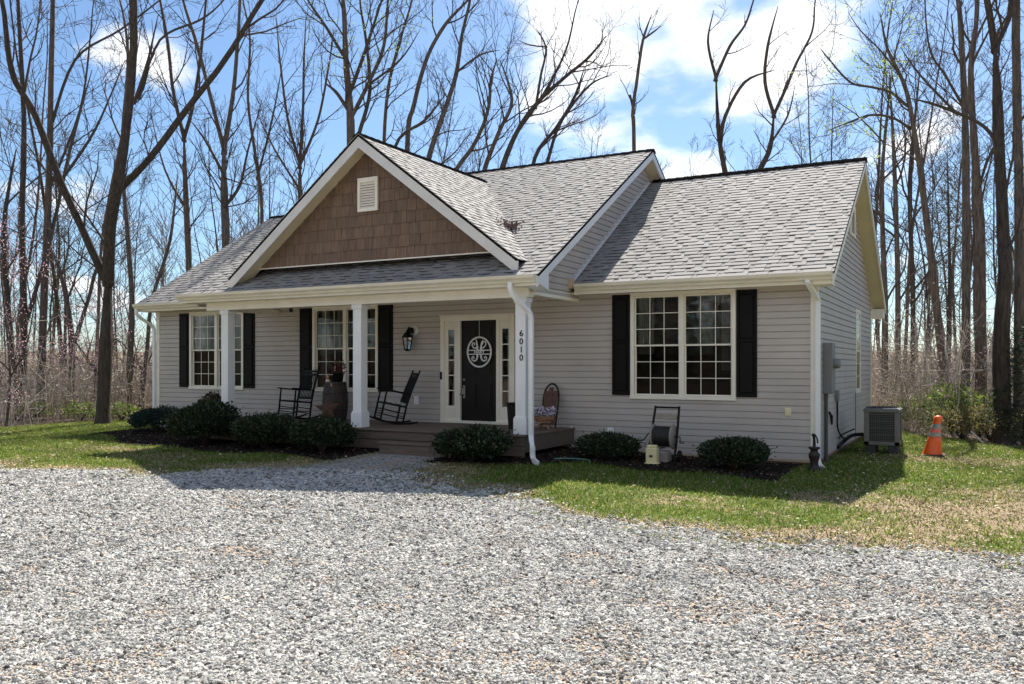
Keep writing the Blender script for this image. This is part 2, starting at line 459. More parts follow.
stones(np.array(P), np.array(S), 'gravel', STONE, .85, label='loose pale grey crushed limestone spread over the driveway', cat='gravel')
# a few dark lumps and bigger rocks
P = np.array([(*gpt(u, v, -.1), -.08) for u, v in ((421, 576), (463, 538), (112, 529), (620, 664), (940, 662), (1019, 626), (375, 610), (655, 490), (745, 634), (860, 590))])

# ---- mulch chips
P = []; S = []
for _ in range(26000):
    x = rnd.uniform(-18.2, -2.6); y = rnd.uniform(-3.7, .1)
    if in_mulch(x, y): P.append((x, y, gz(x, y)+.025)); S.append(rnd.uniform(.008, .028))
CHIP = island_ramp(mat('mulch_chips', (.05, .03, .02), .95, spec=.1), [(0, (.010, .008, .007)), (.6, (.026, .018, .014)), (.93, (.06, .042, .03)), (1, (.25, .2, .16))])
stones(np.array(P), np.array(S), 'mulch', CHIP, .35, label='dark brown bark mulch around the foundation shrubs', cat='mulch')

# ---- grass blades
GRASS = island_ramp(mat('grass_blade', (.08, .13, .03), .7, spec=.2),
                    [(0, (.07, .115, .016)), (.46, (.11, .18, .022)), (.74, (.19, .24, .04)), (.84, (.32, .29, .12)), (1, (.5, .42, .26))], .8, .25)
def blades(pts, h, name, m, w=.006, spread=.5, **tags):
    n = len(pts); a = rs.rand(n)*6.283; d = np.stack([np.cos(a), np.sin(a), np.zeros(n)], 1)
    lean = rs.randn(n, 2)*spread
    tip = np.concatenate([lean*h[:, None], h[:, None]], 1)
    mid = tip*np.array([.35, .35, .6])
    ww = (w*(.7+.6*rs.rand(n)))[:, None]
    V = np.stack([pts-d*ww, pts+d*ww, pts+mid+d*ww*.7, pts+mid-d*ww*.7, pts+tip], 1)
    base = np.arange(n)[:, None]*5
    Fq = np.concatenate([np.stack([base+0, base+1, base+2], -1), np.stack([base+0, base+2, base+3], -1), np.stack([base+3, base+2, base+4], -1)], 1).reshape(-1, 3)
    o = npmesh(name, V.reshape(-1, 3), Fq, m); tag(o, kind='stuff', **tags); return o
P = []; H_ = []
for _ in range(620000):
    x = rnd.uniform(-22, 4.5); y = rnd.uniform(-8.5, 10)
    if not seen(x, y, 20): continue
    if -18.5 < x < -2.4 and y > .1 and y < 8.4: continue
    if y > 8 and x < -4: continue
    if in_mulch(x, y) and rnd.random() > .02: continue
    if lawn_edge(x, y) < -.3: continue
    e = edist(x, y)
    if e > .25: continue
    q = dirt(x, y)+.6*(mnoise.noise(Vector((x*6, y*6, 0))))+.25*rnd.gauss(0, 1)
    if q > .70 and rnd.random() > .22: continue
    if e > -.1 and rnd.random() > .3: continue
    P.append((x, y, gz(x, y)-.004)); H_.append(rnd.uniform(.018, .055)*(1.25 if q < .2 else .9)*(1+.5*max(0, mnoise.noise(Vector((x*2, y*2, 5))))))
translucent(GRASS, .4, 1.15)
blades(np.array(P), np.array(H_), 'grass', GRASS, .006, .75, label='short patchy spring grass growing on the lawn round the house', cat='grass')
# straw coloured dead grass where the soil is bare
P = []; H_ = []
for _ in range(300000):
    x = rnd.uniform(-22, 4.5); y = rnd.uniform(-8.5, 10)
    if not seen(x, y, 20) or (-18.5 < x < -2.4 and .1 < y < 8.4) or (y > 8 and x < -4) or in_mulch(x, y) or lawn_edge(x, y) < -.5: continue
    e = edist(x, y)
    if e > .35: continue
    q = dirt(x, y)+.5*(mnoise.noise(Vector((x*5, y*5, 2))))
    if q < .50 and rnd.random() > .04: continue
    P.append((x, y, gz(x, y)-.002)); H_.append(rnd.uniform(.01, .035))
STRAW = island_ramp(mat('dead_grass', (.4, .32, .2), .9, spec=.1), [(0, (.14, .10, .05)), (.3, (.27, .20, .11)), (.7, (.42, .34, .21)), (1, (.6, .52, .36))], 1.0, .2)
blades(np.array(P), np.array(H_), 'dead_grass', STRAW, .006, 1.6, label='straw coloured dead grass on the bare patches of the lawn', cat='grass')
# pale dead leaves and chaff lying on the lawn
P = []; S = []
for _ in range(26000):
    x = rnd.uniform(-22, 4.5); y = rnd.uniform(-8.5, 8)
    if not seen(x, y, 20) or (-18.5 < x < -2.4 and .1 < y < 8.4) or in_mulch(x, y) and rnd.random() > .1 or edist(x, y) > 0: continue
    w_ = .25 + (.9 if x > -2 else 0) + max(0, dirt(x, y))
    if rnd.random() > w_*.45: continue
    P.append((x, y, gz(x, y)+.03)); S.append(rnd.uniform(.008, .02))
DRYL = island_ramp(mat('dry_leaf', (.5, .42, .3), .9, spec=.1), [(0, (.25, .17, .1)), (.5, (.5, .4, .26)), (1, (.68, .6, .46))])
stones(np.array(P), np.array(S), 'dry_leaves', DRYL, .18, label='scattered dry pale leaves lying on the lawn', cat='leaves')

# ------------------------------------------------------------------ THE HOUSE
WX0, WX1 = -18.55, -2.37          # wall ends
CX0, CX1 = -14.75, -6.70          # taller middle part
PITCH = .6187
SPITCH = .583
house = thing('house', 'single storey grey sided house with white columned porch and brown shake gable', 'house', (-10.46, 4.0, 0))
H = house

COURSE = .1143; LAP = .022
def siding(mb, poly, fn, z0=.1):
    """clapboard courses over a convex polygon (s, z); fn(s, z, out) gives the 3-D point"""
    zs = [p[1] for p in poly]; k0 = int(math.floor((min(zs)-z0)/COURSE)); k1 = int(math.ceil((max(zs)-z0)/COURSE))
    for k in range(k0, k1):
        a = z0+k*COURSE; b = a+COURSE
        c = rng_clip(poly, 1, a, b)
        if len(c) < 3: continue
        # face, leaning outward at its foot, with a slight dutch-lap crease
        for (lo, hi, o0, o1) in ((a, a+COURSE*.80, LAP, LAP*.78), (a+COURSE*.80, b, LAP*.78, -.002)):
            cc_ = rng_clip(c, 1, lo, hi)
            if len(cc_) < 3: continue
            mb.poly([fn(s, z, o0+(o1-o0)*(z-lo)/(hi-lo)) for s, z in cc_])
        ss = [s for s, z in c if z < a+1e-6]
        if len(ss) >= 2:
            s0, s1 = min(ss), max(ss)
            mb.quad(fn(s0, a, -.002), fn(s1, a, -.002), fn(s1, a, LAP), fn(s0, a, LAP))
front = lambda s, z, o: (s, -o, z)
WZ = 3.06   # soffit height
WIN = [(-17.33, -15.51, 1.14), (-13.30, -11.48, 1.14), (-5.62, -3.72, 1.11)]
WTOP = 3.01
DR = (-9.83, -8.08, .5, 2.70)
mb = MB()
def rect(x0, x1, z0, z1): siding(mb, [(x0, z0), (x1, z0), (x1, z1), (x0, z1)], front)
# strips between openings
rect(WX0, -17.33, .1, WZ); rect(-17.33, -15.51, .1, 1.14); rect(-17.33, -15.51, WTOP, WZ); rect(-15.51, -13.30, .1, WZ)
rect(-13.30, -11.48, .1, 1.14); rect(-13.30, -11.48, WTOP, WZ); rect(-11.48, DR[0], .1, WZ); rect(DR[0], DR[1], .1, .5); rect(DR[0], DR[1], 2.70, WZ)
rect(DR[1], -5.62, .1, WZ); rect(-5.62, -3.72, .1, 1.11); rect(-5.62, -3.72, WTOP, WZ); rect(-3.72, WX1, .1, WZ)
obj('wall', mb, SID, H)
# right gable end wall (faces +X)
RY, RZ, EZ = 4.04, 5.97, 3.20      # wing ridge
mb = MB(); side = lambda s, z, o: (WX1+o, s, z)
SW = (5.13, 5.93, 1.12, 2.92)  # side window
gable_top = lambda y: (EZ+PITCH*(y+.42) if y < RY else RZ-PITCH*(y-RY)) - .17
def sideg(y0, y1, z0=.1, z1=None):
    ys_ = [y0, y1]
    if y0 < RY < y1: ys_ = [y0, RY, y1]
    top = [(y, gable_top(y)) for y in ys_] if z1 is None else [(y, z1) for y in (y0, y1)]
    for a, b in zip(top[:-1], top[1:]): siding(mb, [(a[0], z0), (b[0], z0), b, a], side)
sideg(0, SW[0]); sideg(SW[0], SW[1], .1, SW[2]); sideg(SW[0], SW[1], SW[3]); sideg(SW[1], 8.1)
obj('wall', mb, SID, H)
mb = MB()
lside = lambda s, z, o: (WX0-o, s, z)
for a, b in ((0, RY), (RY, 8.1)): siding(mb, [(a, .1), (b, .1), (b, gable_top(b)), (a, gable_top(a))], lside)
mb.box(WX0, WX1, 8.1, 8.14, .1, 3.1)
obj('wall', mb, SID, H)
# middle gable wall above the right wing roof
MY, MZ = 3.42, 3.20+SPITCH*(3.42+2.31)
mtop = lambda y: (3.20+SPITCH*(y+2.31) if y < MY else MZ-SPITCH*(y-MY))
for X, sg in ((CX1, 1), (CX0, -1)):
    mb = MB(); fn = (lambda s, z, o, X=X, sg=sg: (X+sg*o, s, z))
    siding(mb, [(-2.02, 2.96), (MY, 2.96), (MY, mtop(MY)-.14), (-2.02, mtop(-2.02)-.14)], fn)
    siding(mb, [(MY, 2.96), (8.6, 2.96), (8.6, mtop(8.6)-.14), (MY, MZ-.14)], fn)
    obj('wall', mb, SID, H)
# interior shell: blocks light between walls
mb = MB()
mb.box(WX0+.7, WX1-.7, .9, .94, .12, 3.0); mb.box(WX0+.03, WX1-.03, .03, 8.05, 3.02, 3.05); mb.box(WX0+.03, WX1-.03, .03, 8.05, .1, .13)
obj('ceiling', mb, mat('interior_dark', (.10, .095, .085), .9), H)
# foundation
mb = MB()
nb = 60
for (x0, x1) in ((WX0+.02, -14.9), (-6.85, WX1-.02)):
    x = x0; k = 0
    while x < x1:
        for r_ in range(3): mb.bev(x+.004+(.1 if r_ % 2 else 0), min(x+.196+(.1 if r_ % 2 else 0), x1), .02, .1, -.12+r_*.073, -.12+r_*.073+.066, .003)
        x += .2
y = .02
while y < 8.0:
    for r_ in range(3): mb.bev(WX1-.1, WX1-.02, y+.004+(.1 if r_ % 2 else 0), min(8.1, y+.196+(.1 if r_ % 2 else 0)), -.12+r_*.073, -.12+r_*.073+.066, .003)
    y += .2
mb.box(WX0+.1, WX1-.1, .05, 8.0, -.2, .1)
obj('foundation', mb, BRICK, H)
mb = MB(); mb.box(-6.8, WX1+.01, -.02, .03, .06, .105)
obj('starter_board', mb, mat('bare_board', (.42, .30, .2), .8), H)
# corner boards
for k_, bb in enumerate(([(WX1-.085, WX1+.030, -.030, .0, .1, WZ), (WX1-.002, WX1+.034, .0, .085, .1, WZ)], [(WX0-.030, WX0+.085, -.030, .0, .1, WZ)], [(-6.86, -6.82, -.034, -.0, .1, .52)], [(WX1-.002, WX1+.034, 8.05, 8.13, .1, WZ)])):
    mb = MB()
    for q in bb: mb.bev(*q, .004)
    obj('corner_board', mb, TRIM, H)

# ---- roofs
DOWN = .018
def roof_plane(name, O, U, Vv, poly, seed=0, detailed=True, parent=H):
    """poly in (along eave, up slope) metres; real stepped courses of shingles with raised tabs"""
    O, U, Vv = Vector(O), Vector(U).normalized(), Vector(Vv).normalized(); Nn = U.cross(Vv).normalized()
    if Nn.z < 0: Nn = -Nn
    P3 = lambda p, h=0: O+U*p[0]+Vv*p[1]+Nn*h
    base = MB(); base.slab([P3(p, -.008) for p in poly], Nn, .035)
    def ccw(pts):
        a = (Vector(pts[1])-Vector(pts[0])).cross(Vector(pts[2])-Vector(pts[0]))
        return pts if a.dot(Nn) > 0 else pts[::-1]
    base2 = MB(); tabs = MB(); bidx = []; r = random.Random(seed)
    ex = .143; vs = [p[1] for p in poly]; k0 = int(math.floor(min(vs)/ex)); k1 = int(math.ceil(max(vs)/ex))
    if not detailed:
        base2.slab(ccw([P3(p, .0) for p in poly]), Nn, .012)
        obj(name, base2, SHING, parent)
        return obj('roof_deck', base, CAP, parent)
    for k in range(k0, k1):
        a, b = k*ex, (k+1)*ex
        row = rng_clip(poly, 1, a, b)
        if len(row) < 3: continue
        # lower layer leaning: thick at its butt
        base2.poly(ccw([P3(p, .005*(1-(p[1]-a)/ex)) for p in row]))
        us = [p[0] for p in row]; u = min(us)-r.random()*.3
        q_ = min(us)-r.random()*.3
        while q_ < max(us):
            w = r.uniform(.14, .36)
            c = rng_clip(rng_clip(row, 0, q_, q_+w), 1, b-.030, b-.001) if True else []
            if len(c) >= 3: base2.poly(ccw([P3(p, .0078) for p in c])); bidx.append(len(base2.f)-1)  # dark strip below the next butt: its shadow line painted like a printed band
            q_ += w+r.uniform(.08, .34)
        while u < max(us):
            w = r.uniform(.18, .45); g = r.uniform(.05, .14)
            c = rng_clip(row, 0, u, u+w)
            if len(c) >= 3:
                pts = ccw([P3(p, .014-.009*(p[1]-a)/ex) for p in c])
                # tab top and its little edges
                n = len(tabs.v); m_ = len(pts)
                tabs.v += [tuple(p) for p in pts]+[tuple(p-Nn*.014) for p in pts]
                tabs.f.append(tuple(range(n, n+m_)))
                for i in range(m_):
                    j = (i+1) % m_; tabs.f.append((n+i, n+m_+i, n+m_+j, n+j))
            u += w+g
    o = obj(name, tabs, SHING, parent)
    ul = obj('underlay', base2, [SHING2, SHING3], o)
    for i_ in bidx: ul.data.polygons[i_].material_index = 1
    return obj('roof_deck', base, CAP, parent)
SHING3 = island_ramp(mat('painted_shadow_band', (.05, .05, .05), .95, spec=.1), [(0, (.018, .017, .017)), (.6, (.04, .039, .038)), (1, (.09, .087, .084))])  # dark tone of the shadow lines painted under the shingle butts
SHING2 = island_ramp(mat('shingle_lower_layer', (.2, .2, .2), .80, spec=.10), [(0, (.235, .227, .216)), (1, (.26, .251, .24))], 1.2, .1)
def slope_dir(p, sgn=1): n = math.hypot(1, p); return (0, sgn/n, p/n), n
# right wing
V1, n1_ = slope_dir(PITCH); Lw = (RY+.42)*n1_
roof_plane('roof', (CX1+.02, -.42, EZ), (1, 0, 0), V1, [(0, 0), (-2.03-CX1-.02, 0), (-2.03-CX1-.02, Lw), (0, Lw)], 1)
V1b, _ = slope_dir(PITCH, -1)
roof_plane('roof', (CX1+.02, 8.50, RZ-PITCH*(8.50-RY)), (1, 0, 0), V1b, [(0, 0), (-2.03-CX1-.02, 0), (-2.03-CX1-.02, Lw), (0, Lw)], 2, False)
# left wing
LXE = -18.86
LYR = 4.36; LZR = EZ+.05+PITCH*(LYR+.42); Lw2 = (LYR+.42)*n1_
roof_plane('roof', (LXE, -.42, EZ+.05), (1, 0, 0), V1, [(0, 0), (CX0-LXE-.02, 0), (CX0-LXE-.02, Lw2), (0, Lw2)], 3)
roof_plane('roof', (LXE, LYR+4.78, EZ+.05), (1, 0, 0), V1b, [(0, 0), (CX0-LXE-.02, 0), (CX0-LXE-.02, Lw2), (0, Lw2)], 4, False)
# middle
MX0, MX1 = -14.95, -6.40
V2, n2_ = slope_dir(SPITCH); Lm = (MY+2.31)*n2_; V2b, _ = slope_dir(SPITCH, -1)
roof_plane('roof', (MX0, -2.31, 3.20), (1, 0, 0), V2, [(0, 0), (MX1-MX0, 0), (MX1-MX0, Lm), (0, Lm)], 5)
roof_plane('roof', (MX0, MY+(MY+2.31), 3.20), (1, 0, 0), V2b, [(0, 0), (MX1-MX0, 0), (MX1-MX0, Lm), (0, Lm)], 6, False)
# front gable roof
GX, GY, GZ, GP = -10.32, -2.12, 6.09, .753
GB = 3.50; half = (GZ-GB)/GP; gn = math.hypot(1, GP); Lg = half*gn
yb = lambda z: (z-3.20)/SPITCH-2.31
for sg, sd in ((1, 7), (-1, 8)):
    # along-eave axis = +Y, up-slope axis toward the ridge
    roof_plane('roof', (GX+sg*half, GY, GB), (0, 1, 0), (-sg/gn, 0, GP/gn), [(0, 0), (yb(GB)-GY+.06, 0), (yb(GZ)-GY+.1, Lg), (0, Lg)], sd)
# ridge caps
for (x0, x1, y, z) in ((CX1+.02, -2.01, RY, RZ), (LXE-.01, CX0, LYR, LZR), (MX0-.01, MX1+.02, MY, MZ)):
    x = x0; mb = MB()
    while x < x1:
        xe = min(x+.24, x1); zz = z+.03
        mb.slab([(x, y-.13, z-.062+.02), (xe, y-.13, z-.062+.005), (xe, y, zz-.01), (x, y, zz+.004)], (0, -.4, .9), .012)
        mb.slab([(x, y, zz+.004), (xe, y, zz-.01), (xe, y+.13, z-.062+.005), (x, y+.13, z-.062+.02)], (0, .4, .9), .012)
        x += .2
    obj('ridge_cap', mb, CAP, H)
mb = MB(); y = GY-.01
while y < yb(GZ):
    ye = y+.24; zz = GZ+.035
    mb.slab([(GX-.13, y, GZ-.05), (GX, y, zz), (GX, ye, zz-.012), (GX-.13, ye, GZ-.062)], (-.5, 0, .85), .012)
    mb.slab([(GX, y, zz), (GX+.13, y, GZ-.05), (GX+.13, ye, GZ-.062), (GX, ye, zz-.012)], (.5, 0, .85), .012)
    y += .2
obj('ridge_cap', mb, CAP, H)

# ---- front gable face: shakes, barge boards, soffit, vent
gy = GY+.37
hb = 3.72; gh = (GZ-.13-hb)
tri = [(-(gh)/GP, hb), ((gh)/GP, hb), (0, hb+gh)]
mb = MB(); r = random.Random(5); ROW = .225
z = hb
while z < hb+gh:
    row = rng_clip(tri, 1, z, z+ROW)
    s = -4.2+r.random()*.2
    while s < 4.2:
        w = r.choice([.13, .17, .21, .25])
        c = rng_clip(row, 0, s+.003, s+w-.003) if len(row) >= 3 else []
        if len(c) >= 3:
            dzb = r.uniform(-.012, .0); o = r.uniform(0, .004)
            c = [(p[0], p[1]+(dzb if p[1] < z+1e-4 and z > hb else 0)) for p in c]
            pts = [(GX+p[0], gy-(.022+o-.016*(p[1]-z)/ROW), p[1]) for p in c]
            a = (Vector(pts[1])-Vector(pts[0])).cross(Vector(pts[2])-Vector(pts[0]))
            if a.y > 0: pts = pts[::-1]
            mb.slab(pts, (0, -1, 0), .02)
        s += w
    z += ROW
shake = obj('shake_siding', mb, SHAKE, H)
mb = MB(); mb.poly([(GX+tri[0][0], gy+.012, tri[0][1]), (GX+tri[1][0], gy+.012, tri[1][1]), (GX, gy+.012, tri[2][1])])
obj('backing', mb, mat('shake_gap', (.03, .02, .015), .9), shake)
def rake(mb, apex, foot, depth, y0, y1, drop=0.0):
    """board following the roof slope in the XZ plane, from y0 to y1"""
    (ax, az), (fx, fz) = apex, foot
    q = [(ax, az-drop), (fx, fz-drop), (fx, fz-drop-depth), (ax, az-drop-depth)]
    a = [(x, y0, z_) for x, z_ in q]; b = [(x, y1, z_) for x, z_ in q]
    n = len(mb.v); mb.v += a+b
    mb.f += [(n, n+1, n+2, n+3), (n+7, n+6, n+5, n+4), (n, n+4, n+5, n+1), (n+3, n+2, n+6, n+7), (n+1, n+5, n+6, n+2), (n, n+3, n+7, n+4)]
mb = MB()
for sg in (-1, 1): rake(mb, (GX, GZ-.03), (GX+sg*(half-.005), GB-.03), .235, GY+.005, GY+.035)
obj('barge_board', mb, BARGE, H)
mb = MB()
for sg in (-1, 1): rake(mb, (GX, GZ-.115), (GX+sg*(half-.02), GB-.115), .02, GY+.035, gy+.02, .06)
# strip grooves of the soffit
obj('soffit', mb, SOF, H)
mb = MB(); mb.box(GX+tri[0][0]-.1, GX+tri[1][0]+.1, gy-.03, gy+.012, hb-.022, hb)
obj('skirt_trim', mb, TRIM, H)
def louver(x0, x1, z0, z1, fn, n=9, name='gable_vent'):
    """fn(s, out, z) -> 3-D"""
    f_ = MB(); b = .055
    def bx(s0, s1, o0, o1, a, c):
        q = MB().box(s0, s1, o0, o1, a, c); q.v = [fn(*p) for p in q.v]; f_.join(q)
    bx(x0, x0+b, 0, .04, z0, z1); bx(x1-b, x1, 0, .04, z0, z1); bx(x0+b, x1-b, 0, .04, z0, z0+b); bx(x0+b, x1-b, 0, .04, z1-b*1.6, z1)
    fr = obj(name, f_, TRIM, H)
    s_ = MB(); zz = z0+b; st = (z1-b*1.6-zz)/n
    for k in range(n):
        a = zz+k*st
        q = MB().slab([(x0+b, .032, a), (x1-b, .032, a), (x1-b, .006, a+st*.95), (x0+b, .006, a+st*.95)], (0, 1, 0), .006)
        q.v = [fn(*p) for p in q.v]; s_.join(q)
    obj('louver_slats', s_, TRIM, fr)
    k_ = MB().box(x0+b, x1-b, .0, .003, z0+b, z1-b*1.6); k_.v = [fn(*p) for p in k_.v]; obj('vent_screen', k_, ACD, fr)
louver(-10.58, -10.10, 4.67, 5.32, lambda s, o, z: (s, gy-.03-o, z), 10)
louver(4.05, 4.75, 4.42, 5.08, lambda s, o, z: (WX1+.024+o, s, z), 10)

# ---- rakes facing +X
def rakeX(name, X, apexyz, footyz, depth, t, m, drop=.0, parent=H):
    mb = MB(); (ay, az), (fy, fz) = apexyz, footyz
    q = [(ay, az-drop), (fy, fz-drop), (fy, fz-drop-depth), (ay, az-drop-depth)]
    n = len(mb.v); mb.v += [(X, y, z_) for y, z_ in q]+[(X-t, y, z_) for y, z_ in q]
    mb.f += [(n, n+1, n+2, n+3), (n+7, n+6, n+5, n+4), (n, n+4, n+5, n+1), (n+3, n+2, n+6, n+7), (n+1, n+5, n+6, n+2), (n, n+3, n+7, n+4)]
    return obj(name, mb, m, parent)
for fy in (-.42, 8.5):
    ez = EZ if fy < 0 else RZ-PITCH*(8.5-RY)
    rakeX('rake_board', -2.035, (RY, RZ-.03), (fy, ez-.03), .17, .03, TRIM)
    rakeX('soffit', -2.066, (RY, RZ-.16), (fy, ez-.16), .018, WX1*-1-2.066+.0, SOF)
for fy in (-.42, LYR+4.78):
    ez = EZ+.05
    rakeX('rake_board', LXE+.035, (LYR, LZR-.03), (fy, ez-.03), .17, .03, TRIM)
# returns of the right gable
mb = MB(); mb.bev(WX1+.03, -2.07, 8.12, 8.5, EZ-.33, EZ-.10, .004)
obj('cornice_return', mb, TRIM, H)
mb = MB(); mb.bev(WX1+.03, -2.07, -.40, .02, EZ-.20, EZ-.13, .004)
obj('cornice_return', mb, TRIM, H)
# middle gable: white fascia, soffit, boxed return
for fy, fz in ((-2.31, 3.20), (MY+MY+2.31, 3.20)):
    rakeX('rake_board', MX1-.005, (MY, MZ-.03), (fy, fz-.03), .17, .03, FAS)
    rakeX('soffit', MX1-.036, (MY, MZ-.15), (fy, fz-.15), .016, .262, SOF)
    rakeX('rake_board', MX0+.035, (MY, MZ-.03), (fy, fz-.03), .17, .03, FAS)
mb = MB(); mb.v = [(MX1-.002, y, z_) for y, z_ in ((-2.32, 3.17), (-1.90, 3.36), (-1.90, 2.97), (-2.32, 3.07))]+[(MX1-.29, y, z_) for y, z_ in ((-2.32, 3.17), (-1.90, 3.36), (-1.90, 2.97), (-2.32, 3.07))]
mb.f = [(0, 1, 2, 3), (7, 6, 5, 4), (0, 4, 5, 1), (3, 2, 6, 7), (1, 5, 6, 2), (0, 3, 7, 4)]
obj('cornice_return', mb, FAS, H)
# flashing strip where the wing roof meets the middle gable wall
mb = MB(); n_ = Vector((0, -PITCH, 1)).normalized()
a = Vector((CX1+.016, -.40, EZ+.012)); b = Vector((CX1+.016, RY, RZ+.012))
mb.quad(tuple(a+n_*.02), tuple(b+n_*.02), tuple(b+n_*.075), tuple(a+n_*.075)); mb.quad(tuple(a+n_*.02), tuple(a+n_*.02+Vector((.06, 0, 0))), tuple(b+n_*.02+Vector((.06, 0, 0))), tuple(b+n_*.02))
obj('flashing', mb, FAS, H)
mb = MB().bev(-6.69, -6.60, -.52, -.40, 3.12, 3.30, .004)
obj('gutter_end_block', mb, mat('bare_fascia', (.5, .38, .26), .7), H)

# ---- eaves: soffit boxes, fascia, gutters
def gutter(name, x0, x1, y, ztop, parent=H, hang=.125):
    prof = [(0, 0), (0, -hang), (-.07, -hang), (-.085, -hang*.72), (-.12, -hang*.42), (-.125, 0), (-.115, 0), (-.11, -hang*.36), (-.075, -hang*.66), (-.062, -hang+.008), (-.008, -hang+.008), (-.008, 0)]
    mb = MB(); k = len(prof)
    for x in (x0, x1): mb.v += [(x, y+p, ztop+q) for p, q in prof]
    for i in range(k): mb.f.append((i, (i+1) % k, k+(i+1) % k, k+i))
    for x in (x0, x1):
        n = len(mb.v); out = prof[:6]; mb.v += [(x, y+p, ztop+q) for p, q in out]; mb.f.append(tuple(n+i for i in range(6)))
    x = x0+.5
    while x < x1: mb.box(x, x+.02, y-.12, y, ztop-.02, ztop-.012); x += .8
    return obj(name, mb, GUT, parent)
gutter('gutter', CX1+.14, -2.05, -.425, EZ-.005)
gutter('gutter', LXE+.02, -14.2, -.425, EZ+.045)
gutter('gutter', MX0-.02, MX1-.02, -2.315, 3.195)
mb = MB()
mb.box(CX1+.1, -2.07, -.422, -.40, EZ-.19, EZ-.02); mb.box(LXE+.05, MX0+.1, -.422, -.40, EZ-.14, EZ+.03)
mb.box(MX0+.03, MX1-.04, -2.312, -2.29, 3.02, 3.18)
obj('fascia', mb, TRIM, H)
mb = MB()
mb.box(CX1+.02, -2.07, -.40, -.0, WZ-.025, WZ-.005); obj('soffit', mb, SOF, H); mb = MB(); mb.box(LXE+.05, CX0, -.40, -.0, WZ-.0, WZ+.02)
obj('soffit', mb, SOF, H)
obj('porch_ceiling', MB().box(MX0+.03, CX1+.02, -2.29, -.003, 3.02, 3.036), TRIM, H)
# porch beam and end beams
mb = MB()
mb.bev(-14.5, -6.72, -2.03, -1.83, 2.86, 3.02, .005)
mb.bev(-6.84, -6.68, -1.83, -.0, 2.90, 2.97, .005); mb.bev(-14.5, -14.34, -1.83, -.0, 2.88, 2.99, .005)
obj('porch_beam', mb, TRIM, H)
# posts
for x in (-14.07, -10.53, -6.985):
    mb = MB(); mb.bev(x, x+.2, -2.02, -1.82, .50, 2.86, .006); mb.bev(x-.022, x+.222, -2.042, -1.798, 2.77, 2.858, .006)
    c = obj('porch_column', mb, WHT, H)
    mb = MB(); mb.bev(x-.028, x+.228, -2.048, -1.792, .503, .79, .008); mb.bev(x-.016, x+.216, -2.036, -1.804, .79, .812, .006)
    obj('plinth', mb, WHT, c)
    if x > -7.1: col_r = c
# deck
DZ = .50; deckparts = MB(); x = -14.9
mb = MB(); y = -2.14
while y < -.01:
    mb.bev(-14.9, -6.76, y, min(y+.135, -.01), DZ-.03, DZ, .004); y += .14
dk = obj('porch_deck', mb, DECK, H)
mb = MB()
for (a, b) in ((.135, .30), (.31, .468)): mb.bev(-14.88, -6.78, -2.10, -2.06, a, b, .004)
mb.bev(-6.82, -6.78, -2.06, -.02, .20, .468, .004)
mb.bev(-14.88, -14.84, -2.06, -.02, .10, .468, .004)
mb.bev(-7.0, -6.85, -2.05, -1.9, -.05, .2, .004)
obj('skirt_board', mb, DECK, dk)
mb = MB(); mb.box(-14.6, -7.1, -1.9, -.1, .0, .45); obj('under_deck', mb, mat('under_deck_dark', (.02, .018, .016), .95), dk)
mb = MB(); mb.bev(-9.60, -8.02, -2.46, -2.11, .262, .30, .006)
st = obj('porch_step', mb, DECK, H)
mb = MB(); mb.bev(-9.58, -8.04, -2.43, -2.39, .04, .260, .004); mb.bev(-9.58, -9.54, -2.39, -2.11, .04, .26, .004); mb.bev(-8.08, -8.04, -2.39, -2.11, .04, .26, .004)
obj('riser', mb, DECK, st)

# ---- windows
GLASS = bpy.data.materials.new('window_glass'); GLASS.use_nodes = True
N = GLASS.node_tree.nodes; L = GLASS.node_tree.links; N.remove(N['Principled BSDF'])
tr = N.new('ShaderNodeBsdfTransparent'); tr.inputs['Color'].default_value = (.72, .74, .72, 1)
gl = N.new('ShaderNodeBsdfGlossy'); gl.inputs['Roughness'].default_value = .03; gl.inputs['Color'].default_value = (.8, .82, .84, 1)
fr = N.new('ShaderNodeFresnel'); fr.inputs['IOR'].default_value = 1.8
nn = tex_noise(N, L, 1.5, 2); bp = N.new('ShaderNodeBump'); bp.inputs['Strength'].default_value = .03; bp.inputs['Distance'].default_value = .1
L.new(nn.outputs['Fac'], bp.inputs['Height']); L.new(bp.outputs['Normal'], gl.inputs['Normal']); L.new(bp.outputs['Normal'], fr.inputs['Normal'])
mxs = N.new('ShaderNodeMixShader'); L.new(fr.outputs[0], mxs.inputs[0]); L.new(tr.outputs[0], mxs.inputs[1]); L.new(gl.outputs[0], mxs.inputs[2])
L.new(mxs.outputs[0], N['Material Output'].inputs['Surface'])
GLASS2 = GLASS.copy(); GLASS2.name = 'screened_glass'
for n_ in GLASS2.node_tree.nodes:
    if n_.type == 'BSDF_TRANSPARENT': n_.inputs['Color'].default_value = (.38, .38, .38, 1)
    if n_.type == 'FRESNEL': n_.inputs['IOR'].default_value = 1.28
CURT = vary(mat('curtain_cloth', (.5, .48, .42), .9), (.5, .48, .42), .1, 4)
ROOM = mat('room_dark', (.09, .08, .07), .9)
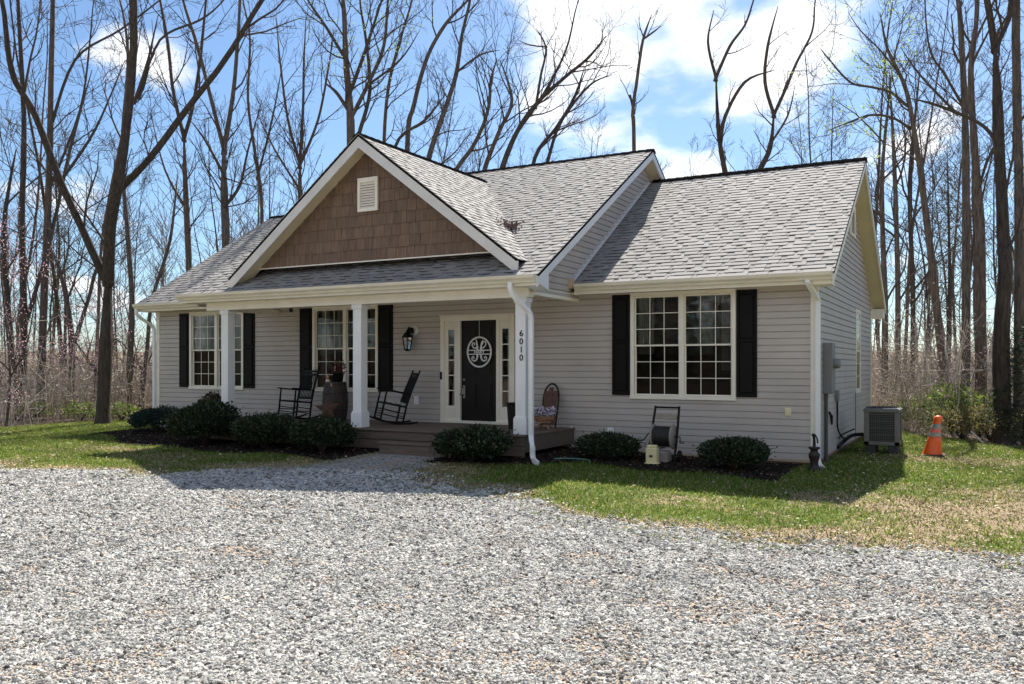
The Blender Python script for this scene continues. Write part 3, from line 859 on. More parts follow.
def window(fn, x0, x1, z0, z1, units=2, curtains=(), blind=False, flip=1):
    """fn(s, out, z); double-hung units side by side, each sash three lites by three"""
    def T(mb): mb.v = [fn(*p) for p in mb.v]; return mb
    f_ = MB(); b = .05
    f_.bev(x0-.02, x1+.02, .0, .045, z1-b, z1+.02, .004); f_.bev(x0-.03, x1+.03, .0, .055, z0-.035, z0+b*.6, .004)
    f_.bev(x0-.02, x0+b, .0, .042, z0+b*.6, z1-b, .004); f_.bev(x1-b, x1+.02, .0, .042, z0+b*.6, z1-b, .004)
    w = (x1-x0)/units
    for k in range(1, units): f_.bev(x0+k*w-.045, x0+k*w+.045, .0, .040, z0+b*.6, z1-b, .004)
    # jamb returns
    f_.box(x0, x0+b*.9, -.10, .0, z0, z1); f_.box(x1-b*.9, x1, -.10, .0, z0, z1); f_.box(x0+b*.9, x1-b*.9, -.10, .0, z1-b*.9, z1); f_.box(x0+b*.9, x1-b*.9, -.10, .0, z0, z0+b*.5)
    for k in range(1, units): f_.box(x0+k*w-.045, x0+k*w+.045, -.10, .0, z0+b*.5, z1-b*.9)
    win = obj('window', T(f_), TRIM, H)
    zm = (z0+z1)/2
    for k in range(units):
        a = x0+k*w+(b if k == 0 else .042); c = x0+(k+1)*w-(b if k == units-1 else .042)
        for (lo, hi, dep) in ((z0+b*.6, zm+.02, -.045), (zm-.02, z1-b, -.02)):
            s_ = MB(); t = .027
            s_.bev(a, a+t, dep, dep+.022, lo, hi, .003); s_.bev(c-t, c, dep, dep+.022, lo, hi, .003)
            s_.bev(a+t, c-t, dep, dep+.022, lo, lo+t*1.1, .003); s_.bev(a+t, c-t, dep, dep+.022, hi-t*1.1, hi, .003)
            for i in (1, 2):
                xx = a+t+(c-a-2*t)*i/3; s_.box(xx-.0065, xx+.0065, dep+.009, dep+.016, lo+t, hi-t)
                zz = lo+t+(hi-lo-2*t)*i/3; s_.box(a+t, c-t, dep+.0092, dep+.0158, zz-.0065, zz+.0065)
            sa_ = obj('sash', T(s_), TRIM, win)
            g_ = MB(); g_.quad((a+t*.5, dep+.006, lo+t*.5), (c-t*.5, dep+.006, lo+t*.5), (c-t*.5, dep+.006, hi-t*.5), (a+t*.5, dep+.006, hi-t*.5))
            obj('pane', T(g_), GLASS if lo > z0+b else GLASS2, win)
    r_ = MB()
    r_.box(x0-.3, x1+.3, -.86, -.84, z0-.3, z1+.0)
    r_.box(x0-.3, x0-.28, -.84, -.10, z0-.3, z1); r_.box(x1+.28, x1+.3, -.84, -.10, z0-.3, z1)
    r_.box(x0-.3, x1+.3, -.84, -.10, z0-.32, z0-.30)
    obj('room_backdrop', T(r_), ROOM, win)
    for (ca0, ca1, zb) in curtains:
        m_ = MB(); n = 26
        for i in range(n):
            s0 = ca0+(ca1-ca0)*i/n; s1 = ca0+(ca1-ca0)*(i+1)/n
            o0 = -.17+.035*math.sin(i*1.55+ca0); o1 = -.17+.035*math.sin((i+1)*1.55+ca0)
            m_.quad((s0, o0, zb), (s1, o1, zb), (s1, o1, z1), (s0, o0, z1))
        obj('curtain', T(m_), CURT, win, smooth=True)
    return win
F_ = lambda s, o, z: (s, -o, z)
window(F_, -17.33, -15.51, 1.14, WTOP, 2, [(-17.2, -16.85, 2.05), (-16.6, -16.3, 2.05), (-15.95, -15.6, 1.5)])
window(F_, -13.30, -11.48, 1.14, WTOP, 2, [(-13.2, -12.95, 1.2), (-12.75, -12.5, 2.0), (-11.8, -11.55, 1.3)])
window(F_, -5.62, -3.72, 1.11, WTOP, 2, [(-5.55, -5.25, 1.9), (-4.4, -4.15, 1.9), (-4.0, -3.78, 1.6)])
window(lambda s, o, z: (WX1+.02+o*.22, s, z), SW[0], SW[1], SW[2], SW[3], 1, [(5.2, 5.85, 2.0)])

def shutter(x0, x1, z0, z1):
    mb = MB(); mb.bev(x0, x1, -.045, -.015, z0, z1, .004)
    m = z0+(z1-z0)*.53; b = .055
    o = obj('shutter', mb, BLK, H)
    p = MB()
    for lo, hi in ((z0+b*1.4, m-b*.5), (m+b*.5, z1-b*1.4)):
        p.bev(x0+b, x1-b, -.062, -.0452, lo, hi, .014)
        # moulding ring
        p.box(x0+b-.02, x0+b-.008, -.052, -.0452, lo-.015, hi+.015); p.box(x1-b+.008, x1-b+.02, -.052, -.0452, lo-.015, hi+.015)
        p.box(x0+b-.008, x1-b+.008, -.052, -.0452, lo-.015, lo-.004); p.box(x0+b-.008, x1-b+.008, -.052, -.0452, hi+.004, hi+.015)
    obj('raised_panel', p, BLK, o)
for x0, x1, z0 in ((-17.71, -17.36, 1.15), (-15.48, -15.12, 1.15), (-13.70, -13.33, 1.13), (-11.45, -11.06, 1.13), (-6.0, -5.655, 1.14), (-3.685, -3.335, 1.14)):
    shutter(x0, x1, z0, 3.0)

# ---- door
mb = MB(); x0, x1, z0, z1 = DR
mb.bev(x0, x0+.09, -.05, 0, z0+.02, z1, .004); mb.bev(x1-.09, x1, -.05, 0, z0+.02, z1, .004); mb.bev(x0+.09, x1-.09, -.05, 0, z1-.09, z1, .004)
mb.box(-9.42, -9.35, -.03, .08, z0+.06, z1-.09); mb.box(-8.50, -8.43, -.03, .08, z0+.06, z1-.09)
mb.bev(x0+.02, x1-.02, -.09, .05, z0+.005, z0+.06, .006)
mb.box(x0-.015, x1+.015, -.055, -.012, z1+.002, z1+.03)
df = obj('door_frame', mb, TRIM, H)
for (a, b) in ((-9.74, -9.42), (-8.43, -8.17)):
    c = (a+b)/2; gw = .075; mb = MB()
    mb.box(a, c-gw, -.01, .04, z0+.06, z1-.09); mb.box(c+gw, b, -.01, .04, z0+.06, z1-.09)
    mb.box(c-gw, c+gw, -.01, .04, 2.43, z1-.09); mb.box(c-gw, c+gw, -.01, .04, z0+.06, .86)
    mb.bev(c-gw-.03, c+gw+.03, -.022, -.0102, z0+.12, .80, .006)
    for k in range(1, 5): zz = .86+k*(2.43-.86)/5; mb.box(c-gw, c+gw, -.004, .02, zz-.011, zz+.011)
    sl = obj('sidelight', mb, TRIM, H)
    mb = MB(); mb.quad((c-gw, .012, .86), (c+gw, .012, .86), (c+gw, .012, 2.43), (c-gw, .012, 2.43)); obj('pane', mb, GLASS, sl)
    mb = MB(); mb.quad((a, .30, z0), (b, .30, z0), (b, .30, z1), (a, .30, z1)); obj('curtain', mb, CURT if a < -9 else SOF, sl)
mb = MB(); dx0, dx1, dz0, dz1 = -9.35, -8.50, z0+.06, z1-.09
mb.box(dx0+.003, dx1-.003, .02, .06, dz0, dz1)
door = obj('door', mb, DOORM, H)
mb = MB(); w = (dx1-dx0); 
for (a, b) in ((dx0+.11, dx0+w/2-.045), (dx0+w/2+.045, dx1-.11)):
    for (lo, hi) in ((.78, 1.34), (1.50, 2.13), (2.22, 2.47)):
        for (i, o) in ((0, .008), (.035, .022)):
            mb.bev(a+i, b-i, .02-o, .0199-(.004 if i else 0), lo+i, hi-i, .0015)
obj('door_panel', mb, DOORM, door)
mb = MB(); mb.lathe((dx0+.07, .02, 1.40), [(.028, 0), (.028, -.015), (.018, -.03)], 12, 'y'); mb.bev(dx0+.045, dx0+.095, -.0, .019, 1.02, 1.28, .005)
mb.tube([(dx0+.07, .015, 1.25), (dx0+.07, -.045, 1.22), (dx0+.07, -.05, 1.12), (dx0+.07, .015, 1.06)], .011, 8)
mb.tube([(dx0+.07, -.02, 1.10), (dx0-.02, -.03, 1.10)], .012, 8)
obj('door_handle', mb, mat('pewter', (.35, .33, .3), .35, .8), door)
mb = MB().bev(x0+.004, x0+.05, -.075, -.05, 1.40, 1.56, .006); obj('doorbell', mb, BLACKM, df)

# outlet covers and wall plates
def plate(x, z, w=.10, h=.14, m=WHT):
    mb = MB().bev(x-w/2, x+w/2, -.035, -.012, z-h/2, z+h/2, .006); o = obj('outlet_cover', mb, m, H)
    mb = MB().bev(x-w*.25, x+w*.25, -.045, -.035, z-h*.32, z+h*.32, .005); obj('cover_lid', mb, m, o)
plate(-10.45, .955, .12, .18); plate(-2.82, .905, .105, .14, mat('almond_plastic', (.72, .66, .42), .5)); plate(-6.04, .47, .12, .12)

# wall lantern
wl = MB().lathe((-10.50, -.014, 2.43), [(.10, 0), (.10, -.02), (.075, -.035), (.03, -.045)], 20, 'y')
lamp = obj('wall_lantern', wl, WHT, H)
mb = MB(); ax = -10.56
mb.tube([(-10.50, -.05, 2.40), (-10.515, -.11, 2.47), (ax+.01, -.16, 2.50), (ax, -.19, 2.44), (ax, -.19, 2.37)], .012, 8)
mb.tube([(-10.50, -.05, 2.40), (-10.51, -.09, 2.33), (-10.53, -.12, 2.30)], .009, 6)
mb.lathe((ax, -.19, 2.28), [(.13, 0), (.115, .03), (.07, .09), (.03, .13), (.015, .17)], 6)
mb.lathe((ax+.045, -.13, 2.40), [(.05, -.03), (.075, .02), (.05, .09)], 8)
mb.lathe((ax, -.19, 2.02), [(.015, -.03), (.055, -.02), (.075, 0), (.075, .015)], 6)
for k in range(6):
    t = 2*math.pi*k/6; mb.tube([(ax+.072*math.cos(t), -.19+.072*math.sin(t), 2.03), (ax+.115*math.cos(t), -.19+.115*math.sin(t), 2.28)], .009, 4)
obj('lantern_cage', mb, BLACKM, lamp)
mb = MB().lathe((ax, -.19, 2.032), [(.062, 0), (.105, .246)], 6); obj('lantern_glass', mb, GLASS, lamp)
mb = MB().lathe((ax, -.19, 2.034), [(.012, 0), (.012, .07), (.026, .10), (.02, .15), (.006, .17)], 10); obj('bulb', mb, mat('frosted_bulb', (.85, .8, .7), .3), lamp, True)

# house number on the right column
def text_mesh(name, s, size, m, parent, fn, extrude=.004, font=None, align='CENTER'):
    cu = bpy.data.curves.new('txt', 'FONT'); cu.body = s; cu.size = size; cu.extrude = extrude; cu.align_x = align; cu.align_y = 'CENTER'; cu.offset = .0012
    o = bpy.data.objects.new('txt', cu); COL.objects.link(o)
    dg = bpy.context.evaluated_depsgraph_get(); me = bpy.data.meshes.new_from_object(o.evaluated_get(dg)); bpy.data.objects.remove(o)
    off = wloc(parent)
    for v in me.vertices: v.co = Vector(fn(*v.co)) - off
    me.materials.clear()
    return link(name, me, m, parent)
zt = 2.235
for i, ch in enumerate('6010'):
    text_mesh('house_number', ch, .150, BLACKM, col_r, lambda x, y, z, i=i: (-6.865+x, -2.0215-z-.004, zt-i*.139+y))

# oval-cut monogram hanger on the door
hang = thing('door_hanger', 'round white script initial sign hanging on the black front door', 'sign', (-8.925, -.02, 1.90))
cx_, cz_, RR = -8.895, 1.965, .30
def ribbon(mb, pts, w, y=-.02, t=.012):
    """flat band of width w in the XZ plane"""
    n = len(pts)
    for i in range(n-1):
        a = Vector(pts[i]); b = Vector(pts[i+1]); d = (b-a).normalized(); q = Vector((-d.y, d.x))
        wa = w[i] if hasattr(w, '__len__') else w; wb = w[i+1] if hasattr(w, '__len__') else w
        p = [a-q*wa/2-d*.003, b-q*wb/2+d*.003, b+q*wb/2+d*.003, a+q*wa/2-d*.003]
        mb.slab([(cx_+v.x, y-t, cz_+v.y) for v in p], (0, -1, 0), t)
mb = MB()
n = 48; ring = [(RR*math.cos(2*math.pi*i/n)*.92, RR*math.sin(2*math.pi*i/n)) for i in range(n+1)]
ribbon(mb, ring, .035)
obj('ring', mb, WHT, hang)
mb = MB()
for z_ in (.035, -.045): ribbon(mb, [(-.27, z_), (.27, z_)], .018, -.021)
for sx in (-1, 1):
    stem = [(sx*.075+(.01 if sx > 0 else 0), .26-.02*(sx > 0)), (sx*.06, .19), (sx*.045, .11), (sx*.04, .04)]
    ribbon(mb, stem, [.012, .03, .04, .04], -.022)
    stem2 = [(sx*.04, -.045), (sx*.045, -.11), (sx*.065, -.16), (sx*.115, -.185), (sx*.165, -.16), (sx*.175, -.115), (sx*.145, -.09), (sx*.12, -.11), (sx*.13, -.135)]
    ribbon(mb, stem2, [.04, .036, .03, .026, .024, .022, .02, .018, .014], -.0225)
    if sx < 0: sw = [(-.045, .10), (-.09, .075), (-.14, .09), (-.17, .14), (-.15, .185), (-.115, .185), (-.105, .155), (-.125, .14)]
    else: sw = [(.045, .07), (.10, .085), (.145, .125), (.16, .175), (.135, .215), (.10, .205), (.07, .15)]
    ribbon(mb, sw, [.03, .024, .022, .022, .02, .018, .016, .014][:len(sw)], -.0228)
obj('initial', mb, WHT, hang)
text_mesh('name_text', 'HART', .082, WHT, hang, lambda x, y, z: (cx_+x*1.15, -.030-z, cz_-.005+y), .006)
mb = MB().tube([(cx_, -.025, cz_+RR), (cx_, -.03, 2.60)], .004, 6); obj('hanging_cord', mb, WHT, hang)

# ---- downspouts
def spout(pts, w=.075, d=.055, name='downspout'):
    mb = MB(); pts = [Vector(p) for p in pts]; m_ = len(pts); n0 = 0
    for i, p in enumerate(pts):
        dd = (pts[min(i+1, m_-1)]-pts[max(i-1, 0)]).normalized()
        a = Vector((1, 0, 0)) if abs(dd.x) < .6 else Vector((0, 1, 0)); a = (a-dd*a.dot(dd)).normalized(); b = dd.cross(a)
        if abs(dd.x) >= .6: a, b = b, a
        for sx, sy in ((-1, -1), (1, -1), (1, 1), (-1, 1)):
            mb.v.append(tuple(p+a*sx*w/2+b*sy*d/2))
    for i in range(m_-1):
        for k in range(4): mb.f.append((i*4+k, i*4+(k+1) % 4, i*4+4+(k+1) % 4, i*4+4+k))
    mb.f += [(3, 2, 1, 0), tuple((m_-1)*4+k for k in range(4))]
    return obj(name, mb, WHT, H)
def smooth_path(pts, n=4):
    out = []
    P_ = [Vector(p) for p in pts]; P_ = [P_[0]]+P_+[P_[-1]]
    for i in range(1, len(P_)-2):
        for k in range(n):
            t = k/n; a, b, c, d = P_[i-1], P_[i], P_[i+1], P_[i+2]
            out.append(.5*((2*b)+(c-a)*t+(2*a-5*b+4*c-d)*t*t+(3*b-a-3*c+d)*t**3))
    out.append(P_[-2]); return out
spout(smooth_path([(-6.88, -2.38, 3.08), (-6.88, -2.385, 2.99), (-6.84, -2.34, 2.86), (-6.74, -2.22, 2.70), (-6.66, -2.11, 2.58), (-6.65, -2.07, 2.46)])+
      [Vector((-6.65, -2.07, .60))]+smooth_path([(-6.65, -2.07, .50), (-6.60, -2.15, .40), (-6.53, -2.25, .33), (-6.525, -2.26, .20), (-6.47, -2.32, .12), (-6.35, -2.42, .08)]))
spout(smooth_path([(-2.42, -.49, 3.08), (-2.42, -.47, 3.02), (-2.37, -.30, 2.90), (-2.33, -.09, 2.78), (-2.33, -.065, 2.66)])+[Vector((-2.33, -.065, .22))]+smooth_path([(-2.33, -.065, .14), (-2.28, -.13, .03), (-2.20, -.22, -.02)]))
spout(smooth_path([(-18.74, -.49, 3.12), (-18.74, -.49, 3.00), (-18.70, -.40, 2.90), (-18.66, -.10, 2.72), (-18.62, -.06, 2.60)])+[Vector((-18.62, -.06, .2))])

# ---- meter, conduit, whips on the side wall
SX = WX1+.016
mb = MB().bev(SX, SX+.16, .55, .92, 1.20, 2.08, .01); mt = obj('meter_box', mb, METER, H)
mb = MB().bev(SX+.01, SX+.04, .925, 1.15, 1.45, 1.72, .008); obj('socket', mb, METER, mt); mb = MB().lathe((SX+.16, .73, 1.72), [(.085, 0), (.085, .05), (.075, .10), (.05, .115)], 16, 'x'); obj('meter', mb, METER, mt)
mb = MB().tube([(SX+.05, .62, 1.20), (SX+.05, .62, .02)], .032, 8); mb.box(SX, SX+.03, .96, 1.02, 1.12, 1.2); obj('conduit', mb, mat('dark_pvc', (.07, .065, .06), .6), mt)
mb = MB().bev(SX, SX+.07, 1.95, 2.12, 1.02, 1.22, .008); dc = obj('disconnect_box', mb, METER, H)
mb = MB().tube(smooth_path([(SX+.04, 2.03, 1.02), (SX+.04, 2.04, .75), (SX+.05, 2.0, .52), (SX+.08, 2.3, .34), (SX+.13, 2.6, .27)]), .017, 8)
mb.tube(smooth_path([(SX+.02, 2.2, .14), (SX+.06, 2.5, .20), (SX+.2, 2.75, .33), (SX+.4, 2.85, .36)]), .035, 8)
mb.tube(smooth_path([(SX+.02, 2.4, .30), (SX+.06, 2.6, .36), (SX+.25, 2.8, .46)]), .014, 6)
obj('power_whip', mb, BLACKM, dc)
mb = MB().tube([(SX+.01, 5.0, .1), (SX+.01, 5.0, 1.1)], .006, 5); obj('cable', mb, BLACKM, H)
mb = MB().tube([(SX+.03, 1.12, .86), (SX+.05, 1.22, .78), (SX+.03, 1.42, .62)], [.02, .03, .015], 6); obj('hose_hook', mb, BLACKM, H)
mb = MB().bev(-15.1, -15.0, -.5, -.3, 2.9, 2.96, .004)
# camera under the left soffit
mb = MB().bev(-13.22, -13.19, -.9, -.8, 2.86, 3.02, .003); obj('bracket', mb, ACD, H)

# dead leaves caught in the roof valley
mb = MB(); r = random.Random(2); vp = Vector((-8.05, 0, 0)); vz = GZ-GP*(vp.x-GX); vp.z = vz; vp.y = yb(vz)
for i in range(150):
    p = vp+Vector((r.gauss(.06, .10), r.gauss(-.08, .12), 0)); p.z = max(3.20+SPITCH*(p.y+2.31), GZ-GP*(p.x-GX))+.02+abs(r.gauss(0, .035))
    a = Vector((r.gauss(0, 1), r.gauss(0, 1), r.gauss(0, 1))).normalized(); b = a.orthogonal().normalized(); s = r.uniform(.02, .045)
    mb.slab([tuple(p-a*s), tuple(p-b*s*.6), tuple(p+a*s), tuple(p+b*s*.6)], a.cross(b), .003)
tag(obj('leaf_pile', mb, vary(mat('brown_leaves', (.16, .11, .09), .9), (.16, .11, .09), .5, 20), None), 'small clump of dead brown leaves caught in the roof valley', 'leaves', kind='stuff')

# ------------------------------------------------------------------ PORCH THINGS
def rocking_chair(label, loc, rz, lean, cushion):
    t = thing('rocking_chair', label, 'chair', loc, 'black rocking chairs on the porch')
    t.rotation_euler = (0, 0, rz)
    M = Matrix.Translation((0, 0, .0))@Matrix.Rotation(lean, 4, 'X')
    base = Vector(loc)
    def put(name, mb, m, smooth=False):
        mb.v = [tuple(M@Vector(p)) for p in mb.v]
        me = bpy.data.meshes.new(name); me.from_pydata(mb.v, [], mb.f); me.update()
        if smooth: me.polygons.foreach_set('use_smooth', [True]*len(me.polygons))
        return link(name, me, m, t)
    # sitter faces -Y; rockers lie along Y
    for s in (-1, 1):
        x = s*.25
        put('rocker', MB().tube([(x, -.42+.92*k/10, .035+.10*((k/10-.42)/.55)**2) for k in range(11)], .02, 6), CHAIRM)
        put('arm', MB().bev(x-.045, x+.045, -.34, .22, .66, .685, .008), CHAIRM)
        put('leg', MB().tube([(x, -.27, .04), (x, -.265, .25), (x, -.26, .66)], [.018, .022, .018], 8), CHAIRM)
        put('leg', MB().tube([(x*.92, .20, .04), (x*.92, .21, .38)], [.02, .022], 8), CHAIRM)
    bk = MB()
    for s in (-1, 1): bk.tube([(s*.235, .20, .38), (s*.24, .25, .75), (s*.245, .33, 1.14)], [.022, .02, .017], 8); bk.lathe((s*.245, .333, 1.14), [(.014, 0), (.022, .02), (.012, .045)], 8)
    for z, y in ((1.10, .322), (1.03, .305), (.50, .215)): bk.bev(-.235, .235, y-.012, y+.012, z-.028, z+.028, .006)
    for k in range(9):
        x = -.19+.0475*k; bk.tube([(x, .215, .50), (x, .265, .78), (x, .305, 1.02)], .0095, 6)
    put('backrest', bk, CHAIRM)
    st_ = MB(); st_.bev(-.27, .27, -.28, .21, .385, .415, .01)
    put('seat', st_, CHAIRM)
    sr = MB()
    for z in (.16, .26):
        for s in (-1, 1): sr.tube([(s*.25, -.267, z+.02), (s*.235, .205, z)], .011, 6)
        sr.tube([(-.25, -.267, z-.03), (.25, -.267, z-.03)], .011, 6)
    sr.tube([(-.235, .205, .2), (.235, .205, .2)], .011, 6)
    put('stretcher', sr, CHAIRM)
    if cushion:
        cu = MB().bev(-.23, .23, -.25, .18, .416, .475, .022); put('cushion', cu, CUSH)
    return t
rocking_chair('black slat back rocking chair beside the barrel, left of the middle column', (-13.12, -.80, DZ), R(-8), R(-6), False)
rocking_chair('black rocking chair with pale patterned cushion, between middle column and door', (-10.50, -.90, DZ), R(-38), R(-12), True)

bx, by = -12.15, -.62
brl = thing('barrel', 'weathered wooden barrel table standing on the porch beside rocking chair', 'barrel', (bx, by, DZ))
mb = MB(); nst = 20; prof = [(.225, 0), (.255, .17), (.275, .42), (.255, .67), (.225, .84)]
for k in range(nst):
    t0, t1 = 2*math.pi*k/nst+.012, 2*math.pi*(k+1)/nst-.012; n = len(mb.v)
    for rr, h in prof:
        for t in (t0, t1): mb.v.append((bx+rr*math.cos(t), by+rr*math.sin(t), DZ+h))
    for i in range(len(prof)-1): mb.f.append((n+i*2, n+i*2+1, n+i*2+3, n+i*2+2))
obj('staves', mb, BARREL, brl)
mb = MB().lathe((bx, by, DZ), [(.218, 0), (.215, .82), (.21, .825)], 24); obj('barrel_head', mb, BARREL, brl)
for h, rr in ((.05, .236), (.24, .268), (.60, .268), (.79, .236)):
    mb = MB().lathe((bx, by, DZ+h-.018), [(rr, 0), (rr+.004, .018), (rr, .036)], 32); obj('hoop', mb, mat('hoop_iron', (.05, .04, .035), .6, .5), brl)
bz = DZ+.826
bt = thing('candle_bottle', 'small copper and white cone candle on the barrel top', 'decoration', (bx-.10, by-.12, bz))
obj('candle_base', MB().lathe((bx-.10, by-.12, bz), [(.05, 0), (.055, .04), (.03, .07)], 16), mat('cream_ceramic', (.7, .6, .5), .4), bt, True)
obj('candle_top', MB().lathe((bx-.10, by-.12, bz+.07), [(.03, 0), (.02, .06), (.008, .13)], 12), mat('copper', (.55, .25, .16), .4, .4), bt, True)
pot = thing('flower_pot', 'black pot of dark red flowers standing on the barrel', 'flower pot', (bx+.08, by, bz))
obj('pot', MB().lathe((bx+.08, by, bz), [(.09, 0), (.12, .19), (.135, .2), (.135, .22), (.115, .22), (.11, .19)], 20), BLACKM, pot, True)
def leafball(c, rad, n, size, seed, squash=1.0, up=.3):
    r = random.Random(seed); mb = MB()
    for _ in range(n):
        d = Vector((r.gauss(0, 1), r.gauss(0, 1), r.gauss(0, 1))).normalized(); q = r.random()**.45
        p = Vector(c)+Vector((d.x*rad*q, d.y*rad*q, d.z*rad*q*squash))
        a = (d+Vector((r.gauss(0, .6), r.gauss(0, .6), r.gauss(up, .6)))).normalized(); b = a.cross(Vector((r.gauss(0, 1), r.gauss(0, 1), r.gauss(0, 1)))).normalized(); s = size*r.uniform(.6, 1.3)
        mb.quad(tuple(p), tuple(p+a*s*.5+b*s*.28), tuple(p+a*s), tuple(p+a*s*.5-b*s*.28))
    return mb
RED = island_ramp(mat('red_petals', (.3, .02, .03), .7), [(0, (.05, .05, .02)), (.5, (.08, .03, .03)), (.7, (.16, .015, .025)), (1, (.28, .03, .045))])
obj('flowers', leafball((bx+.08, by, bz+.32), .16, 220, .05, 3), RED, pot)
# leaf on the barrel
mb = MB().slab([(bx+.02, by-.22, bz-.02), (bx+.09, by-.24, bz+.0), (bx+.12, by-.235, bz-.07), (bx+.04, by-.23, bz-.08)], (0, -1, 0), .006)
tag(obj('wooden_tag', mb, mat('pale_wood', (.5, .28, .16), .7), None), 'small pale wooden ornament hung on the barrel rim', 'ornament')

# barn star
sx0, sy0 = -11.95, -1.15
star = MB(); Rr, rr = .32, .125; ctr = (0, -.06, .0)
pts = []
for k in range(10):
    t = math.pi/2+k*math.pi/5+.12; q = Rr if k % 2 == 0 else rr; pts.append((q*math.cos(t), 0, q*math.sin(t)))
for k in range(10):
    a = pts[k]; b = pts[(k+1) % 10]; star.poly([ctr, b, a]); star.poly([(0, .01, 0), a, b])
so = obj('barn_star', star, RUST, None); so.location = (sx0+.02, sy0+.02, DZ+.285); so.rotation_euler = (R(-18), 0, R(12))
tag(so, 'rusty metal five pointed star leaning against the wooden barrel', 'star')

# tall black planter behind right column
pl = thing('planter', 'tall tapered black planter between front door and right column', 'planter', (-7.62, -.95, DZ))
obj('pot', MB().lathe((-7.62, -.95, DZ), [(.085, 0), (.09, .02), (.125, .46), (.14, .48), (.14, .50), (.12, .50), (.115, .46)], 4), BLACKM, pl)
obj('soil', MB().lathe((-7.62, -.95, DZ+.44), [(.1, 0), (.1, .01)], 12), MULCHM, pl)

# old sled leaning on the wall + basket of flowers
sl = thing('sled', 'old dark wooden sled with arched top leaning against grey siding', 'sled', (-7.2, -.2, DZ))
WOOD = vary(mat('old_red_wood', (.10, .045, .03), .7), (.10, .045, .03), .4, 10, stretch=(4, 4, .6), bump=.2)
tilt = lambda x, o, z: (-7.20+x, -.30+z*.22-o, DZ+z)
mb = MB()
arch = [(-.15, .02), (-.16, .45), (-.15, .66), (-.09, .79), (0, .835), (.09, .79), (.15, .66), (.16, .45), (.15, .02)]
for s_ in (0,):
    mb.tube([tilt(x, 0, z) for x, z in smooth_path([(a, b, 0) for a, b in arch], 4) and [(p.x, p.y) for p in smooth_path([(a, b, 0) for a, b in arch], 4)]], .018, 6)
obj('runner', mb, BLACKM, sl)
mb = MB()
for x in (-.095, 0, .095):
    q = MB().bev(x-.043, x+.043, .02, .035, .06, .77 if x == 0 else .70, .004); q.v = [tilt(*p) for p in q.v]; mb.join(q)
for z in (.2, .62):
    q = MB().bev(-.145, .145, .0, .018, z-.03, z+.03, .004); q.v = [tilt(*p) for p in q.v]; mb.join(q)
obj('slat_deck', mb, WOOD, sl)
bk = thing('flower_basket', 'wooden trug of purple and white flowers standing before the old sled', 'basket', (-7.08, -.72, DZ))
BW = vary(mat('basket_wood', (.27, .145, .08), .7), (.27, .145, .08), .3, 12, bump=.2)
mb = MB(); n = 16
for k in range(n):
    t0, t1 = 2*math.pi*k/n, 2*math.pi*(k+1)/n
    for (ra, za, rb, zb_) in ((.15, .14, .20, .19), (.20, .19, .215, .25)):
        P4 = [(-7.08+ra*math.cos(t0), -.72+.6*ra*math.sin(t0), DZ+za), (-7.08+ra*math.cos(t1), -.72+.6*ra*math.sin(t1), DZ+za), (-7.08+rb*math.cos(t1), -.72+.6*rb*math.sin(t1), DZ+zb_), (-7.08+rb*math.cos(t0), -.72+.6*rb*math.sin(t0), DZ+zb_)]
        mb.slab(P4, (math.cos(t0), math.sin(t0), 0), .012)
mb.lathe((-7.08, -.72, DZ+.13), [(.15, 0), (.15, .02)], 16)
obj('basket_body', mb, BW, bk)
mb = MB()
for s in (-1, 1):
    mb.tube([(-7.08+s*.16, -.80, DZ+.01), (-7.08-s*.05, -.78, DZ+.17)], .014, 6); mb.tube([(-7.08+s*.16, -.62, DZ+.01), (-7.08-s*.05, -.64, DZ+.17)], .014, 6)
obj('stand', mb, BW, bk)
PET = island_ramp(mat('petals', (.6, .5, .7), .7), [(0, (.04, .06, .03)), (.15, (.14, .08, .28)), (.35, (.55, .48, .62)), (.7, (.72, .66, .74)), (1, (.85, .84, .85))])
for i in range(7): obj('flower_clump', leafball((-7.08+(-.15+.05*i), -.72, DZ+.31+.03*math.sin(i*1.3)), .085, 75, .048, i), PET, bk)

# ------------------------------------------------------------------ YARD THINGS
# air conditioner
ac = thing('air_conditioner', 'square grey outdoor air conditioning unit on black feet by side wall', 'air conditioner', (-1.58, 2.92, 0))
x0, x1, y0, y1, z0, z1 = -1.91, -1.29, 2.58, 3.18, .18, .87
mb = MB()
for (a, b) in ((x0, y0), (x1-.09, y0), (x0, y1-.09), (x1-.09, y1-.09)): mb.bev(a, a+.09, b, b+.09, z0, z1-.05, .006)
mb.bev(x0, x1, y0, y1, z0, z0+.07, .006); mb.bev(x0-.012, x1+.012, y0-.012, y1+.012, z1-.07, z1, .012)
obj('cabinet', mb, ACM, ac)
mb = MB(); mb.box(x0+.03, x1-.03, y0+.03, y1-.03, z0+.05, z1-.06); obj('coil', mb, ACD, ac)
mb = MB()
for k in range(18):
    z = z0+.09+k*.0325
    big = k % 4 == 3
    h = .012 if big else .005
    mb.box(x0+.09, x1-.09, y0+.004, y0+.02, z, z+h); mb.box(x1-.02, x1-.004, y0+.09, y1-.09, z, z+h); mb.box(x0+.004, x0+.02, y0+.09, y1-.09, z, z+h)
for k in range(1, 12):
    x = x0+.09+k*(x1-x0-.18)/12; mb.box(x-.002, x+.002, y0+.006, y0+.018, z0+.07, z1-.07)
obj('grille', mb, ACM, ac)
mb = MB()
for q in (.06, .12, .18, .24, .30): mb.tube([((x0+x1)/2+q*math.cos(t/24*6.283), (y0+y1)/2+q*math.sin(t/24*6.283), z1+.02) for t in range(25)], .005, 5, False)
for k in range(8): t = k*math.pi/4; mb.tube([((x0+x1)/2, (y0+y1)/2, z1+.022), ((x0+x1)/2+.31*math.cos(t), (y0+y1)/2+.31*math.sin(t), z1+.004)], .005, 5)
